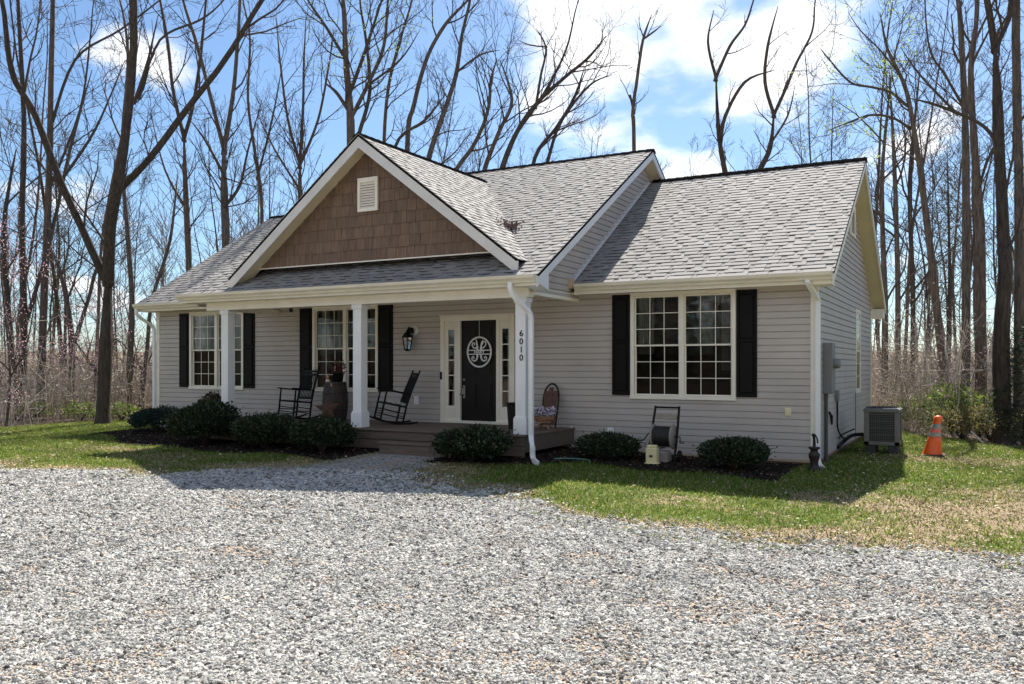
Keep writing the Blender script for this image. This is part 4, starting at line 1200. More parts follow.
obj('fan_guard', mb, ACD, ac)
for (a, b) in ((x0+.03, y0+.02), (x1-.20, y0+.02), (x0+.03, y1-.2), (x1-.20, y1-.2)):
    obj('foot', MB().bev(a, a+.17, b, b+.17, -.02, .18, .008), ACD, ac)
mb = MB().slab([(x0+.33, y0+.02, z1+.012), (x1-.02, y0+.02, z1+.012), (x1-.04, y0+.24, z1+.014), (x0+.36, y0+.2, z1+.014)], (0, 0, 1), .01)
tag(obj('white_board', mb, WHT, None), 'flat white scrap of board lying on top of the air conditioner', 'board')

# traffic cone, leaning
cone = thing('traffic_cone', 'battered orange traffic cone with grey bands leaning on the lawn', 'cone', (-.72, 2.93, gz(-.72, 2.93)))
cz0 = cone.location.z
def conepart(prof, n=28, jag=.0):
    mb = MB(); r = random.Random(4); N0 = 0
    for (q, h) in prof:
        for k in range(n):
            t = 2*math.pi*k/n; w_ = q*(1+.06*math.sin(3*t+h*9)+.03*math.sin(7*t+h*20)); mb.v.append((w_*math.cos(t)+.16*h-.05, w_*math.sin(t), h))
    for i in range(len(prof)-1):
        for k in range(n): a = i*n+k; b = i*n+(k+1) % n; mb.f.append((a, b, b+n, a+n))
    mb.f.append(tuple((len(prof)-1)*n+k for k in range(n)))
    mb.v = [(p[0]-.72, p[1]+2.93, p[2]+cz0) for p in mb.v]
    return mb
obj('cone_body', conepart([(.165, .025), (.155, .08), (.136, .18), (.118, .29), (.106, .36)]), ORANGE, cone, True)
obj('reflective_band', conepart([(.109, .36), (.104, .39), (.094, .435), (.093, .437)]), CONEGREY, cone, True)
obj('cone_body', conepart([(.094, .437), (.088, .47), (.082, .50), (.0815, .502)]), mat('cone_pink', (.8, .16, .12), .5), cone, True)
obj('reflective_band', conepart([(.083, .50), (.08, .53), (.068, .60), (.067, .602)]), CONEGREY, cone, True)
obj('cone_tip', conepart([(.070, .60), (.068, .65), (.075, .70), (.065, .735), (.03, .75)]), ORANGE, cone, True)
obj('cone_base', MB().bev(-.91, -.53, 2.74, 3.12, cz0, cz0+.03, .01), mat('cone_rubber', (.10, .04, .03), .8), cone)

# hose reel cart
hx, hy = -4.68, -.95; hg = gz(hx, hy)+.02
reel = thing('hose_reel', 'hose reel cart with coiled dark hose leaning by the siding', 'hose reel', (hx, hy, hg))
TAUPE = vary(mat('taupe_plastic', (.30, .26, .22), .55), (.30, .26, .22), .15, 8)
mb = MB()
for s in (-1, 1): mb.tube([(hx+s*.24, hy-.22, hg+.02), (hx+s*.23, hy-.05, hg+.35), (hx+s*.21, hy+.16, hg+.92)], .021, 8)
mb.tube([(hx-.215, hy+.15, hg+.90), (hx+.215, hy+.15, hg+.90)], .016, 8)
obj('handle_frame', mb, CHAIRM, reel)
mb = MB().bev(hx-.19, hx+.19, hy+.085, hy+.11, hg+.70, hg+.80, .008); obj('crossbar', mb, TAUPE, reel)
for s in (-1, 1):
    mb = MB().lathe((hx+s*.17, hy-.05, hg+.42), [(.20, -.012), (.215, 0), (.20, .012)], 28, 'x')
    obj('reel_flange', mb, TAUPE, reel, True)
mb = MB(); tp = []
for k in range(520):
    t = k*.55; u_ = (k % 130)/130; lay = k//130; xx = hx+(-.145+.29*(u_ if lay % 2 == 0 else 1-u_)); q = .10+lay*.022
    tp.append((xx, hy-.05+q*math.cos(t), hg+.42+q*math.sin(t)))
mb.tube(tp, .0125, 6)
obj('coiled_hose', mb, mat('dark_hose', (.022, .022, .020), .5), reel, True)
mb = MB().bev(hx-.21, hx+.15, hy-.30, hy-.06, hg, hg+.18, .014); mb.bev(hx-.17, hx+.11, hy-.28, hy-.08, hg+.18, hg+.195, .006)
obj('base_tray', mb, TAUPE, reel)
for s in (-1, 1):
    mb = MB().lathe((hx+s*.25, hy+.05, hg+.09), [(.09, -.02), (.10, 0), (.09, .02)], 20, 'x'); obj('wheel', mb, BLACKM, reel)
mb = MB().tube([(hx+.19, hy-.05, hg+.42), (hx+.29, hy-.05, hg+.42), (hx+.29, hy-.05, hg+.32), (hx+.36, hy-.05, hg+.32)], .012, 6); obj('crank', mb, BLACKM, reel)
mb = MB().tube(smooth_path([(hx-.20, hy-.0, hg+.44), (hx-.35, hy+.2, hg+.44), (hx-.55, hy+.5, hg+.30), (hx-.75, hy+.8, hg+.25)]), .012, 6)
mb.tube(smooth_path([(hx+.05, hy-.12, hg+.24), (hx-.02, hy-.33, hg+.22), (hx-.12, hy-.32, hg+.10), (hx-.2, hy-.2, hg+.2)]), .012, 6)
obj('hose_end', mb, mat('hose_brown', (.08, .05, .035), .5), reel, True)
hx2, hy2 = -4.72, -1.45; g2 = gz(hx2, hy2)+.02
bu = thing('canister', 'pale yellow plastic canister with lid before the hose reel', 'canister', (hx2, hy2, g2))
YEL = vary(mat('pale_yellow_plastic', (.72, .65, .36), .45), (.72, .65, .36), .08, 6)
mb = MB().bev(hx2-.095, hx2+.095, hy2-.07, hy2+.07, g2, g2+.27, .015); mb.bev(hx2-.11, hx2+.11, hy2-.085, hy2+.085, g2-.0, g2+.02, .006); obj('body', mb, YEL, bu)
mb = MB().bev(hx2-.08, hx2+.08, hy2-.06, hy2+.06, g2+.27, g2+.31, .012); obj('lid', mb, YEL, bu)
mb = MB().bev(hx2-.03, hx2+.03, hy2-.072, hy2-.0705, g2+.11, g2+.15, .0005); obj('label_patch', mb, ACD, bu)

# cast iron hydrant style yard figure at the corner
px_, py_ = -2.30, -.62; pg = gz(px_, py_)
pump = thing('garden_post', 'short dark cast iron garden tap post at the house corner', 'tap post', (px_, py_, pg))
IRON = vary(mat('dark_iron', (.03, .02, .016), .55, .3), (.03, .02, .016), .4, 12)
obj('pedestal', MB().lathe((px_, py_, pg), [(.11, 0), (.11, .04), (.075, .07), (.06, .14), (.085, .22), (.09, .27), (.06, .31), (.055, .34), (.09, .36), (.09, .385)], 16), IRON, pump, True)
mb = MB().tube([(px_, py_, pg+.38), (px_, py_, pg+.50), (px_-.01, py_, pg+.56)], [.025, .022, .02], 8); mb.tube(smooth_path([(px_-.01, py_, pg+.54), (px_+.03, py_-.04, pg+.56), (px_+.06, py_-.07, pg+.50), (px_+.06, py_-.07, pg+.45)]), .013, 6)
mb.lathe((px_-.01, py_, pg+.56), [(.035, 0), (.038, .02), (.015, .04)], 10)
obj('tap', mb, IRON, pump)
# green hose on mulch
mb = MB().tube([(p.x, p.y, gz(p.x, p.y)+.04) for p in smooth_path([(-6.3, -1.9, 0), (-6.05, -1.75, 0), (-5.75, -1.75, 0), (-5.6, -2.0, 0)], 5)], .011, 6)
tag(obj('garden_hose', mb, mat('green_hose', (.10, .25, .2), .4), None, True), 'short teal garden hose lying on mulch near the downspout', 'hose')

# ------------------------------------------------------------------ SHRUBS
SHR = []
def leafmat(name, stops, sc=2.0, am=.25):
    m = mat(name, stops[0][1], .6, spec=.3); return translucent(island_ramp(m, stops, sc, am), .3)
JUN = leafmat('shrub_dark_green', [(0, (.010, .018, .009)), (.5, (.022, .036, .017)), (.78, (.05, .07, .034)), (1, (.15, .17, .10))])
JUB = leafmat('shrub_blue_green', [(0, (.012, .025, .02)), (.5, (.022, .045, .036)), (1, (.05, .085, .07))])
VAR = leafmat('variegated_leaf', [(0, (.05, .08, .02)), (.5, (.16, .18, .05)), (.8, (.5, .5, .28)), (1, (.65, .62, .42))])
BUR = leafmat('burgundy_leaf', [(0, (.02, .03, .012)), (.5, (.04, .035, .02)), (1, (.12, .05, .04))])
def shrub(label, c, rx, ry, h, n, leaf, seed, m=JUN, spiky=.5, name='evergreen_shrub', group='evergreen shrubs along the house'):
    x, y = c; z = gz(x, y)+.02
    t = thing(name, label, 'shrub', (x, y, z), group); r = random.Random(seed)
    mb = MB(); st_ = MB()
    lumps = [(r.uniform(0, 6.28), r.uniform(-.2, .9), r.uniform(.03, .15)) for _ in range(14)]
    def rad(th, ph):
        q = .80
        for (a, b, w) in lumps: q += w*math.exp(-((math.cos(th-a)-1)*-2.2+(ph-b)**2*3))
        return q
    for i in range(n):
        th = r.uniform(0, 6.283); sp = r.uniform(-.55, 1); ph = math.asin(sp); q = rad(th, sp)*r.random()**.28*(1 if r.random() > .07 else r.uniform(1.05, 1.25))
        cp = math.cos(ph); p = Vector((x+rx*q*cp*math.cos(th), y+ry*q*cp*math.sin(th), z+h*(.42+.50*q*sp)))
        if p.z < z+.01: p.z = z+.01+r.random()*.05
        out = Vector((math.cos(th)*cp, math.sin(th)*cp, sp*.8+.45)).normalized()
        a = (out+Vector((r.gauss(0, spiky), r.gauss(0, spiky), r.gauss(0, spiky)))).normalized(); b = a.cross(Vector((r.gauss(0, 1), r.gauss(0, 1), r.gauss(0, 1)))).normalized()
        s = leaf*r.uniform(.6, 1.4)
        mb.quad(tuple(p), tuple(p+a*s*.45+b*s*.22), tuple(p+a*s), tuple(p+a*s*.45-b*s*.22))
    for i in range(16):
        th = r.uniform(0, 6.283); st_.tube([(x, y, z-.02), (x+rx*.25*math.cos(th), y+ry*.25*math.sin(th), z+h*.3), (x+rx*.6*math.cos(th), y+ry*.6*math.sin(th), z+h*.65)], [.014, .01, .005], 5)
    obj('foliage', mb, m, t); obj('stem', st_, BK2, t)
    return t
shrub('low blue green shrub at the left corner of the house', (-17.15, -1.15), .62, .6, .62, 6500, .055, 1, JUB)
shrub('largest dark green shrub, hiding foot of the left porch column', (-13.75, -2.75), .74, .68, .92, 11000, .06, 2)
shrub('rounded dark shrub between left porch column and left rocking chair', (-12.15, -2.72), .62, .55, .70, 8500, .055, 3)
shrub('spreading dark shrub beside middle porch column and step', (-10.72, -2.68), .66, .52, .68, 8500, .055, 4)
shrub('wide feathery shrub before the front door, right of the step', (-7.52, -2.62), .66, .5, .62, 7500, .065, 5, JUN, .8)
shrub('low mounded shrub between the right downspout and hose reel', (-5.52, -1.22), .52, .42, .46, 6500, .05, 6)
shrub('round dark shrub under the right edge of the right window', (-3.42, -1.22), .52, .46, .56, 7500, .05, 7)
shrub('small variegated yellow green bush against left porch column shrub', (-14.55, -2.2), .42, .35, .8, 2200, .06, 8, VAR, .8, 'variegated_shrub', None)
shrub('burgundy tinged bush rising behind the largest dark shrub', (-14.55, -1.75), .42, .38, 1.12, 3200, .07, 9, BUR, .8, 'bronze_shrub', None)

# ------------------------------------------------------------------ TREES
def wig(r, s): return Vector((r.gauss(0, s), r.gauss(0, s), r.gauss(0, s)))
def grow(mb, r, p, d, L_, rad, lvl, up=.10, nch=(4, 4, 4), fine=.006, ends=None, minlen=.25):
    """one branch with its own children; radii taper; children start along it"""
    n = 5 if lvl > 1 else 4 if lvl == 1 else 3
    pts = [p.copy()]; q = p.copy(); dd = d.normalized(); seg = L_/n
    for i in range(n):
        dd = (dd+wig(r, .16)+Vector((0, 0, up))).normalized(); q = q+dd*seg; pts.append(q.copy())
    e = max(fine, rad*.35); rr = [rad+(e-rad)*(i/n) for i in range(n+1)]
    mb.tube(pts, rr, 5 if rad > .05 else 4 if rad > .02 else 3, False)
    if lvl <= 0:
        if ends is not None: ends.append(pts[-1]); 
        return
    k = nch[min(lvl, len(nch))-1]
    for j in range(k):
        t = .22+.78*(j+r.random()*.8)/k; t = min(t, .999); f_ = t*n; i = int(f_); a = pts[i].lerp(pts[i+1], f_-i)
        dr = (pts[i+1]-pts[i]).normalized(); o = dr.cross(Vector((r.gauss(0, 1), r.gauss(0, 1), r.gauss(0, 1)))).normalized()
        ang = r.uniform(.45, .95); nd = dr*math.cos(ang)+o*math.sin(ang)
        ll = L_*r.uniform(.38, .62)*(1.1-.4*t)
        if ll < minlen: ll = minlen
        grow(mb, r, a, nd, ll, max(fine, rr[i]*.58), lvl-1, up, nch, fine, ends, minlen)

def trunk_mesh(pts, rad, sides=10, flare=True, r=None):
    """trunk polyline resampled with bark-scale wobble"""
    P_ = smooth_path(pts, 5); m_ = len(P_); R_ = []
    k = len(rad)
    for i in range(m_):
        f_ = i/(m_-1)*(k-1); a = int(min(f_, k-2)); R_.append(rad[a]+(rad[a+1]-rad[a])*(f_-a))
    mb = MB()
    if flare:
        b = P_[0]; R_[0] *= 1.35; P_.insert(0, b-Vector((0, 0, .15))); R_.insert(0, R_[0]*1.2)
    mb.tube(P_, R_, sides, True)
    if r:
        mb.v = [(x+.04*rad[0]*mnoise.noise(Vector((x*5, y*5, z*3)))*6*.5, y+.04*rad[0]*mnoise.noise(Vector((x*5+9, y*5, z*3)))*3, z) for x, y, z in mb.v]
    return mb, P_, R_

def hero(name, label, d, limbs, bk, twig, seed, cat='tree', group=None, dens=1.25, lvl=2, tw=1.0, buds=None, minz=3.2, up=.09, start=.12):
    """limbs: list of (pixel polyline, radii in pixels); the first is the trunk whose foot stands on the ground.
    Each limb drifts a little in depth so that the tree is round, not flat."""
    r = random.Random(seed); px = F/d
    first = limbs[0][0]
    foot = at(first[0][0], first[0][1], d); foot.z = gz(foot.x, foot.y)-.05
    t = thing(name, label, cat, tuple(foot), group)
    tm = MB(); cm = MB(); bud = MB() if buds else None; ends = []
    for li, (pl_, rp) in enumerate(limbs):
        drift = 0 if li == 0 else r.uniform(-.16, .16)*(1+abs(pl_[-1][1]-pl_[0][1])/60)
        pts = []
        if li > 0 and d > 30 and pl_[0][1] >= 145 and abs(pl_[0][0]-first[1][0]) > 6:
            u0, v0 = pl_[0]; pl_ = [(u0*.35+first[0][0]*.65, 330), (u0*.8+first[1][0]*.2-4, 225)]+list(pl_); rp = [rp[0]*1.2, rp[0]*1.1]+list(rp)
        for i, (u, v) in enumerate(pl_):
            w_ = d+drift*i+r.uniform(-.12, .12)*(i > 0); w_ = d if i == 0 and li == 0 else w_
            if li > 0 and i == 0: w_ = d
            pts.append(at(u, v, w_))
        if li == 0: pts[0] = Vector((pts[0].x, pts[0].y, foot.z))
        rad = [x/px*(.80 if x > 2 else .9) for x in rp]
        if li > 0: pts.insert(0, pts[0]-(pts[1]-pts[0]).normalized()*rad[0]*1.6); rad.insert(0, rad[0]*.8)
        if pl_[-1][1] > 5 and len(rp) > 2: rad[-1] *= .35
        # let limbs leaving the frame run on and taper
        dirn = (pts[-1]-pts[-2]).normalized()
        if pl_[-1][1] <= 5:
            e = pts[-1]
            for k in range(3): e = e+(dirn+wig(r, .15)).normalized()*1.3; pts.append(e); rad.append(rad[-1]*.6)
        m_, P_, R_ = trunk_mesh(pts, rad, 10 if rp[0] > 3 else 7, li == 0, r)
        (tm if (li == 0 or rp[0] > 2.6) else cm).join(m_)
        n = len(P_); tot = sum((P_[i+1]-P_[i]).length for i in range(n-1))
        s0 = .45 if li == 0 and len(limbs) > 1 else start
        cnt = int(tot*(1-s0)*.85*dens)+2
        for j in range(cnt):
            f_ = (s0+(1-s0)*(j+r.random())/cnt)*(n-1); i = min(int(f_), n-2); a = P_[i].lerp(P_[i+1], f_-i)
            if a.z < minz: continue
            dr = (P_[i+1]-P_[i]).normalized(); o = dr.cross(wig(r, 1)).normalized(); ang = r.uniform(.5, 1.0)
            L_ = r.uniform(1.1, 2.8)*tw; rr = min(R_[i]*.5, .012+.012*L_)
            grow(cm, r, a, dr*math.cos(ang)+o*math.sin(ang)+Vector((0, 0, .15)), L_, rr, lvl, up, (3, 4, 3), .0055, ends)
    obj('trunk', tm, bk, t, True)
    obj('crown', cm, twig, t)
    if buds:
        bm_ = MB()
        for e in ends:
            for _ in range(buds[1]):
                p = e+wig(r, .12); a = wig(r, 1).normalized(); b = a.orthogonal().normalized(); s = buds[2]*r.uniform(.6, 1.3)
                bm_.quad(tuple(p), tuple(p+a*s*.5+b*s*.3), tuple(p+a*s), tuple(p+a*s*.5-b*s*.3))
        obj('blossom' if buds[3] else 'young_leaves', bm_, buds[0], t)
    return t
BUDG = translucent(mat('young_leaf', (.26, .34, .08), .6), .5); PINK = island_ramp(mat('redbud_blossom', (.5, .2, .4), .7), [(0, (.44, .22, .40)), (1, (.70, .48, .66))]); translucent(PINK, .4)
BW_ = 'bare woodland trees round the house'
hero('bare_tree', 'large forked dark trunk tree on lawn edge left of the house', 23.2, [
    ([(103, 427), (106, 340), (108, 277)], [8.6, 8.0, 8.2]),
    ([(108, 277), (111, 225), (118, 185), (127, 125), (133, 60), (133, 0)], [7.5, 6.5, 6.2, 4.8, 4.5, 4.2]),
    ([(103, 275), (85, 235), (60, 180), (35, 115), (12, 72), (2, 0)], [5.2, 4.6, 4.2, 3.8, 3.4, 2.4]),
    ([(121, 188), (150, 158), (190, 105), (225, 60), (262, 0)], [4.5, 4, 3.6, 3.2, 2.6]),
    ([(135, 100), (148, 60), (158, 15)], [2.2, 1.4, .9]),
    ([(140, 95), (160, 40), (200, 20), (222, 2)], [1.5, 1.3, 1.2, .8]),
    ([(60, 182), (95, 130), (125, 60)], [1.8, 1.4, .8])], BK2, TWIG, 11, group=BW_, dens=.8, tw=.9)
hero('bare_tree', 'slim upright tree at far left with peeling trunk, second from left frame edge', 27, [
    ([(40, 425), (44, 300), (49, 180), (51, 90), (53, 0)], [5.2, 4.6, 4.0, 3.4, 2.6]),
    ([(50, 130), (75, 60), (120, 30), (160, 0)], [1.8, 1.4, 1.1, .8]), ([(49, 190), (80, 110), (90, 40), (94, 0)], [1.6, 1.2, .9, .6])], BK3, TWIG, 12, group=BW_, dens=.7)
hero('bare_tree', 'pair of leaning stems at the left edge of the picture', 25, [
    ([(20, 425), (24, 330), (22, 220), (24, 120), (18, 0)], [4.8, 4.4, 3.8, 3.0, 2.2]),
    ([(20, 420), (10, 330), (4, 230), (16, 150)], [4.2, 3.8, 3.2, 2.2]), ([(24, 330), (50, 240), (70, 150), (92, 70)], [2.6, 2.3, 1.9, 1.1])], BK2, TWIG, 13, group=BW_, dens=.7)
hero('bare_tree', 'crooked low branching tree just behind the big forked trunk', 28, [
    ([(70, 422), (72, 350), (65, 290), (52, 250)], [4.2, 3.8, 3.2, 2.2]), ([(72, 350), (88, 300), (100, 262), (130, 235)], [2.8, 2.3, 1.8, 1.2])], BK1, TWIG, 14, group=BW_, dens=1.1)
hero('bare_tree', 'tree beside the left eave with knotty low fork', 27, [
    ([(128, 422), (130, 360), (132, 300), (128, 240), (122, 150), (128, 60), (120, 0)], [4.2, 4.0, 3.4, 2.8, 2.3, 1.7, 1.0]),
    ([(140, 420), (147, 350), (152, 300), (170, 240), (178, 170)], [3, 2.7, 2.4, 2.0, 1.2])], BK1, TWIG, 15, group=BW_, dens=.9)
hero('bare_tree', 'slender tree rising behind the left roof slope, forked halfway', 34, [
    ([(190, 400), (189, 272), (186, 200), (184, 138)], [4.2, 4.0, 3.6, 3.2]),
    ([(184, 138), (173, 90), (168, 45), (160, 0)], [2.6, 2.1, 1.8, 1.2]), ([(184, 138), (193, 105), (200, 60), (206, 0)], [2.6, 2.2, 1.8, 1.2]),
    ([(187, 210), (165, 170), (150, 110)], [1.5, 1.1, .7])], BK1, TWIG, 16, group=BW_)
hero('bare_tree', 'stout tree left of the brown gable with broad upper fork', 34, [
    ([(228, 400), (226, 250), (224, 190), (224, 150)], [5.4, 5.0, 4.6, 4.4]),
    ([(224, 150), (210, 95), (197, 45), (183, 0)], [2.8, 2.3, 2.0, 1.3]), ([(224, 150), (233, 95), (237, 50), (240, 0)], [3.2, 2.7, 2.2, 1.5]),
    ([(226, 205), (240, 185), (248, 150), (262, 100)], [2.0, 1.7, 1.2, .8]), ([(224, 175), (205, 140), (190, 120)], [1.8, 1.3, .8])], BK1, TWIG, 17, group=BW_)
hero('bare_tree', 'fan shaped tree with many fine upright stems left of the gable peak', 37, [
    ([(301, 400), (301, 250), (300, 190), (300, 160)], [3.4, 3.0, 2.7, 2.4]),
    ([(300, 165), (288, 120), (280, 60), (276, 15)], [1.8, 1.5, 1.1, .7]), ([(300, 160), (303, 110), (304, 60), (306, 15)], [1.9, 1.6, 1.2, .7]),
    ([(300, 165), (318, 120), (328, 70), (334, 30)], [1.7, 1.4, 1.1, .7]), ([(300, 190), (275, 150), (258, 115)], [1.5, 1.1, .7])], BK1, TWIG2, 18, group=BW_, dens=1.5, up=.16)
hero('bare_tree', 'thin forked stem between gable fan tree and stout tree', 36, [
    ([(263, 400), (262, 215), (256, 160), (248, 100), (250, 40), (243, 0)], [2.3, 2.1, 1.8, 1.5, 1.2, .8]), ([(258, 175), (272, 120), (283, 60)], [1.4, 1.1, .7])], BK1, TWIG, 19, group=BW_, dens=1.2)
hero('bare_tree', 'big bushy crowned tree with pale buds directly behind the gable peak', 33, [
    ([(352, 400), (351, 160), (350, 110), (346, 60), (343, 0)], [6.0, 5.4, 4.8, 3.6, 2.6]),
    ([(347, 108), (336, 92), (325, 83)], [2.6, 2.2, 1.8]), ([(349, 95), (362, 60), (372, 30), (382, 0)], [2.6, 2.0, 1.6, 1.1]),
    ([(350, 120), (370, 80), (384, 45), (388, 0)], [2.8, 2.4, 1.9, 1.3]), ([(346, 60), (328, 30), (308, 0)], [2.2, 1.7, 1.1]),
    ([(368, 85), (400, 60), (420, 30)], [1.4, 1.1, .7]), ([(360, 130), (370, 90), (366, 40), (360, 0)], [2.6, 2.0, 1.6, 1.1])], BK1, TWIG, 20, group=BW_, dens=1.9, buds=(BUDG, 2, .075, False))
hero('bare_tree', 'tall pair of stems leaning right behind the front gable roof', 34, [
    ([(406, 400), (407, 155), (414, 105), (427, 58), (445, 25), (466, 2)], [3.4, 3.2, 2.8, 2.4, 1.9, 1.3]),
    ([(428, 162), (444, 112), (456, 75), (462, 35), (470, 0)], [3.4, 3.0, 2.6, 2.1, 1.5]),
    ([(395, 147), (425, 120), (445, 95)], [1.8, 1.6, 1.2]), ([(457, 72), (480, 55), (500, 50)], [1.4, 1.1, .7]), ([(384, 150), (388, 90), (400, 40), (412, 0)], [2.3, 1.9, 1.5, 1])], BK1, TWIG, 21, group=BW_, dens=1.2)
hero('bare_tree', 'low twisted tree just left of the middle roof ridge', 36, [
    ([(400, 400), (435, 210), (456, 170), (475, 143), (488, 110), (491, 80), (497, 58)], [3.2, 3.0, 2.8, 2.5, 2.1, 1.6, 1.0]),
    ([(485, 168), (500, 130), (512, 100), (500, 60)], [2.8, 2.4, 1.8, 1.1])], BK1, TWIG, 22, group=BW_, dens=1.5)
hero('bare_tree', 'wide fan of curved limbs above the middle of the ridge', 34, [
    ([(470, 400), (492, 210), (503, 166), (518, 130), (538, 102), (564, 78), (588, 58), (606, 36)], [3.8, 3.6, 3.4, 2.9, 2.5, 2.1, 1.6, 1.0]),
    ([(535, 158), (556, 128), (574, 98), (585, 66)], [2.5, 2.1, 1.6, 1.0]), ([(536, 106), (541, 75), (546, 48), (536, 28)], [1.7, 1.4, 1.1, .7]),
    ([(520, 128), (543, 95), (566, 50), (577, 5)], [1.9, 1.6, 1.2, .7]), ([(548, 160), (562, 120), (590, 85), (612, 75)], [2.2, 1.7, 1.2, .8]),
    ([(546, 47), (530, 45), (518, 40)], [.9, .8, .6])], BK2, TWIG, 23, group=BW_, dens=1.3)
hero('bare_tree', 'lone thin broken stemmed tree above the ridge end', 35, [
    ([(634, 400), (634, 150), (633, 112), (637, 80), (643, 40), (652, 14)], [2.8, 2.5, 2.2, 1.9, 1.6, .9]),
    ([(634, 112), (630, 95)], [1.5, 1.2]), ([(645, 38), (656, 30), (660, 26)], [1.2, .9, .6])], BK1, TWIG, 24, group=BW_, dens=.35, tw=.5, lvl=1)
hero('bare_tree', 'narrow forked tree with curved limbs over the right roof ridge', 35, [
    ([(742, 400), (730, 200), (725, 172), (719, 135), (716, 78)], [4.0, 3.8, 3.5, 2.9, 2.4]),
    ([(716, 78), (708, 42), (714, 10)], [1.7, 1.4, .9]), ([(716, 78), (730, 46), (745, 25), (753, 2)], [2.0, 1.7, 1.3, .9]),
    ([(721, 142), (725, 117), (745, 82), (775, 70)], [2.3, 2.0, 1.7, 1.0])], BK2, TWIG, 25, group=BW_, dens=.4, tw=.65)
hero('bare_tree', 'dark S curved tree right of the narrow forked tree', 33, [
    ([(735, 400), (752, 195), (760, 170), (770, 148), (774, 115)], [4.2, 4.0, 3.7, 3.2, 2.8]),
    ([(774, 115), (765, 82), (768, 45), (778, 6)], [2.3, 1.9, 1.6, 1.0]), ([(774, 115), (786, 88), (797, 62), (812, 32), (815, 2)], [2.2, 1.9, 1.6, 1.2, .8]),
    ([(773, 140), (788, 115), (795, 85)], [1.4, 1.1, .8])], BK2, TWIG, 26, group=BW_, dens=.35, tw=.65)
hero('budding_tree', 'leaning slender tree with fresh green leaf buds right of the roof', 24.5, [
    ([(948, 410), (944, 383), (935, 291), (924, 200), (914, 130), (904, 84), (888, 50), (880, 12)], [5.6, 5.0, 4.5, 3.8, 3.0, 2.3, 1.6, 1.0]),
    ([(909, 128), (893, 118), (871, 115), (850, 122), (827, 131)], [1.5, 1.4, 1.3, 1.1, .8]), ([(906, 105), (890, 92), (871, 87), (850, 82), (828, 58), (820, 48)], [1.7, 1.5, 1.4, 1.2, 1.0, .7]),
    ([(900, 75), (880, 50), (860, 30), (848, 12)], [1.1, .9, .7, .5])], BK3, TWIG, 27, group=None, dens=.9, tw=.8, buds=(BUDG, 5, .085, False))
hero('bare_tree', 'straight tall trunk left of the two thickest right hand trunks', 22.5, [
    ([(964, 420), (966, 350), (966, 200), (965, 118), (962, 50), (958, 0)], [6.0, 5.2, 4.6, 4.0, 3.4, 2.6]),
    ([(964, 108), (945, 75), (930, 50), (925, 0)], [1.6, 1.3, 1.0, .7]), ([(966, 60), (985, 20), (995, 0)], [1.6, 1.2, .8])], BK1, TWIG, 28, group=BW_, dens=.6)
hero('bare_tree', 'straight reddish trunk between the leaning tree and the thickest trunk', 21.5, [
    ([(981, 420), (981, 350), (980, 230), (974, 140), (971, 70), (977, 0)], [7.2, 6.4, 5.6, 4.4, 3.4, 2.6]), ([(978, 190), (992, 150), (1010, 130)], [1.6, 1.3, 1.0])], BK3, TWIG, 29, group=BW_, dens=.6)
hero('bare_tree', 'thickest dark trunk at the right edge standing on the lawn', 18.6, [
    ([(1004, 447), (1001, 350), (1005, 272), (1003, 230), (998, 118), (995, 48)], [11.0, 9.6, 8.2, 7.0, 6.4, 5.6]),
    ([(995, 48), (987, 0)], [4.4, 3.6]), ([(995, 48), (1008, 20), (1011, 0)], [3.8, 3.3, 3.0]),
    ([(997, 142), (982, 125), (955, 112), (930, 103), (908, 98)], [2.6, 2.1, 1.8, 1.4, .9]), ([(955, 112), (920, 75), (901, 48)], [1.6, 1.2, .8])], BK2, TWIG, 30, group=BW_, dens=.5)
hero('bare_tree', 'straight trunk rising at the extreme right edge of the picture', 19.5, [
    ([(1018, 440), (1019, 350), (1019, 200), (1017, 100), (1016, 0)], [6.6, 6.0, 5.4, 5.0, 4.6])], BK1, TWIG, 31, group=BW_, dens=.5)
for i, (u, lb) in enumerate(((884, 'slim woodland trunk showing just right of the gable end'), (897, 'second slim woodland trunk right of the gable end'), (912, 'slim trunk in the woods above the air conditioner'))):
    hero('bare_tree', lb, 27+i*2, [([(u, 400), (u+1, 300), (u-2, 180), (u+(-1)**i*8, 70)], [4.4-i*.6, 3.6-i*.4, 2.6, 1.2])], (BK3, BK1, BK2)[i], TWIG, 40+i, group=BW_, dens=1.2)
# redbuds, pink blossom
for i, (u, d, v, lb) in enumerate(((6, 22.5, 235, 'pink flowering redbud at the left picture edge'), (92, 26, 330, 'small pink redbud behind the large forked trunk'), (138, 28, 335, 'pink redbud sapling beside the left eave of the house'))):
    hero('redbud_tree', lb, d, [([(u, 425), (u+4, 370), (u-5, v+30), (u+3, v)], [1.5, 1.3, 1.0, .6]), ([(u+3, 380), (u+22, 340), (u+34, v+25)], [.9, .8, .5]), ([(u+3, 370), (u-20, 340), (u-30, v+35)], [.9, .7, .5])],
         BK1, TWIG, 50+i, group='pink redbuds among the trees', dens=1.5, tw=.5, buds=(PINK, 9, .038, True), start=.0, minz=1.0)

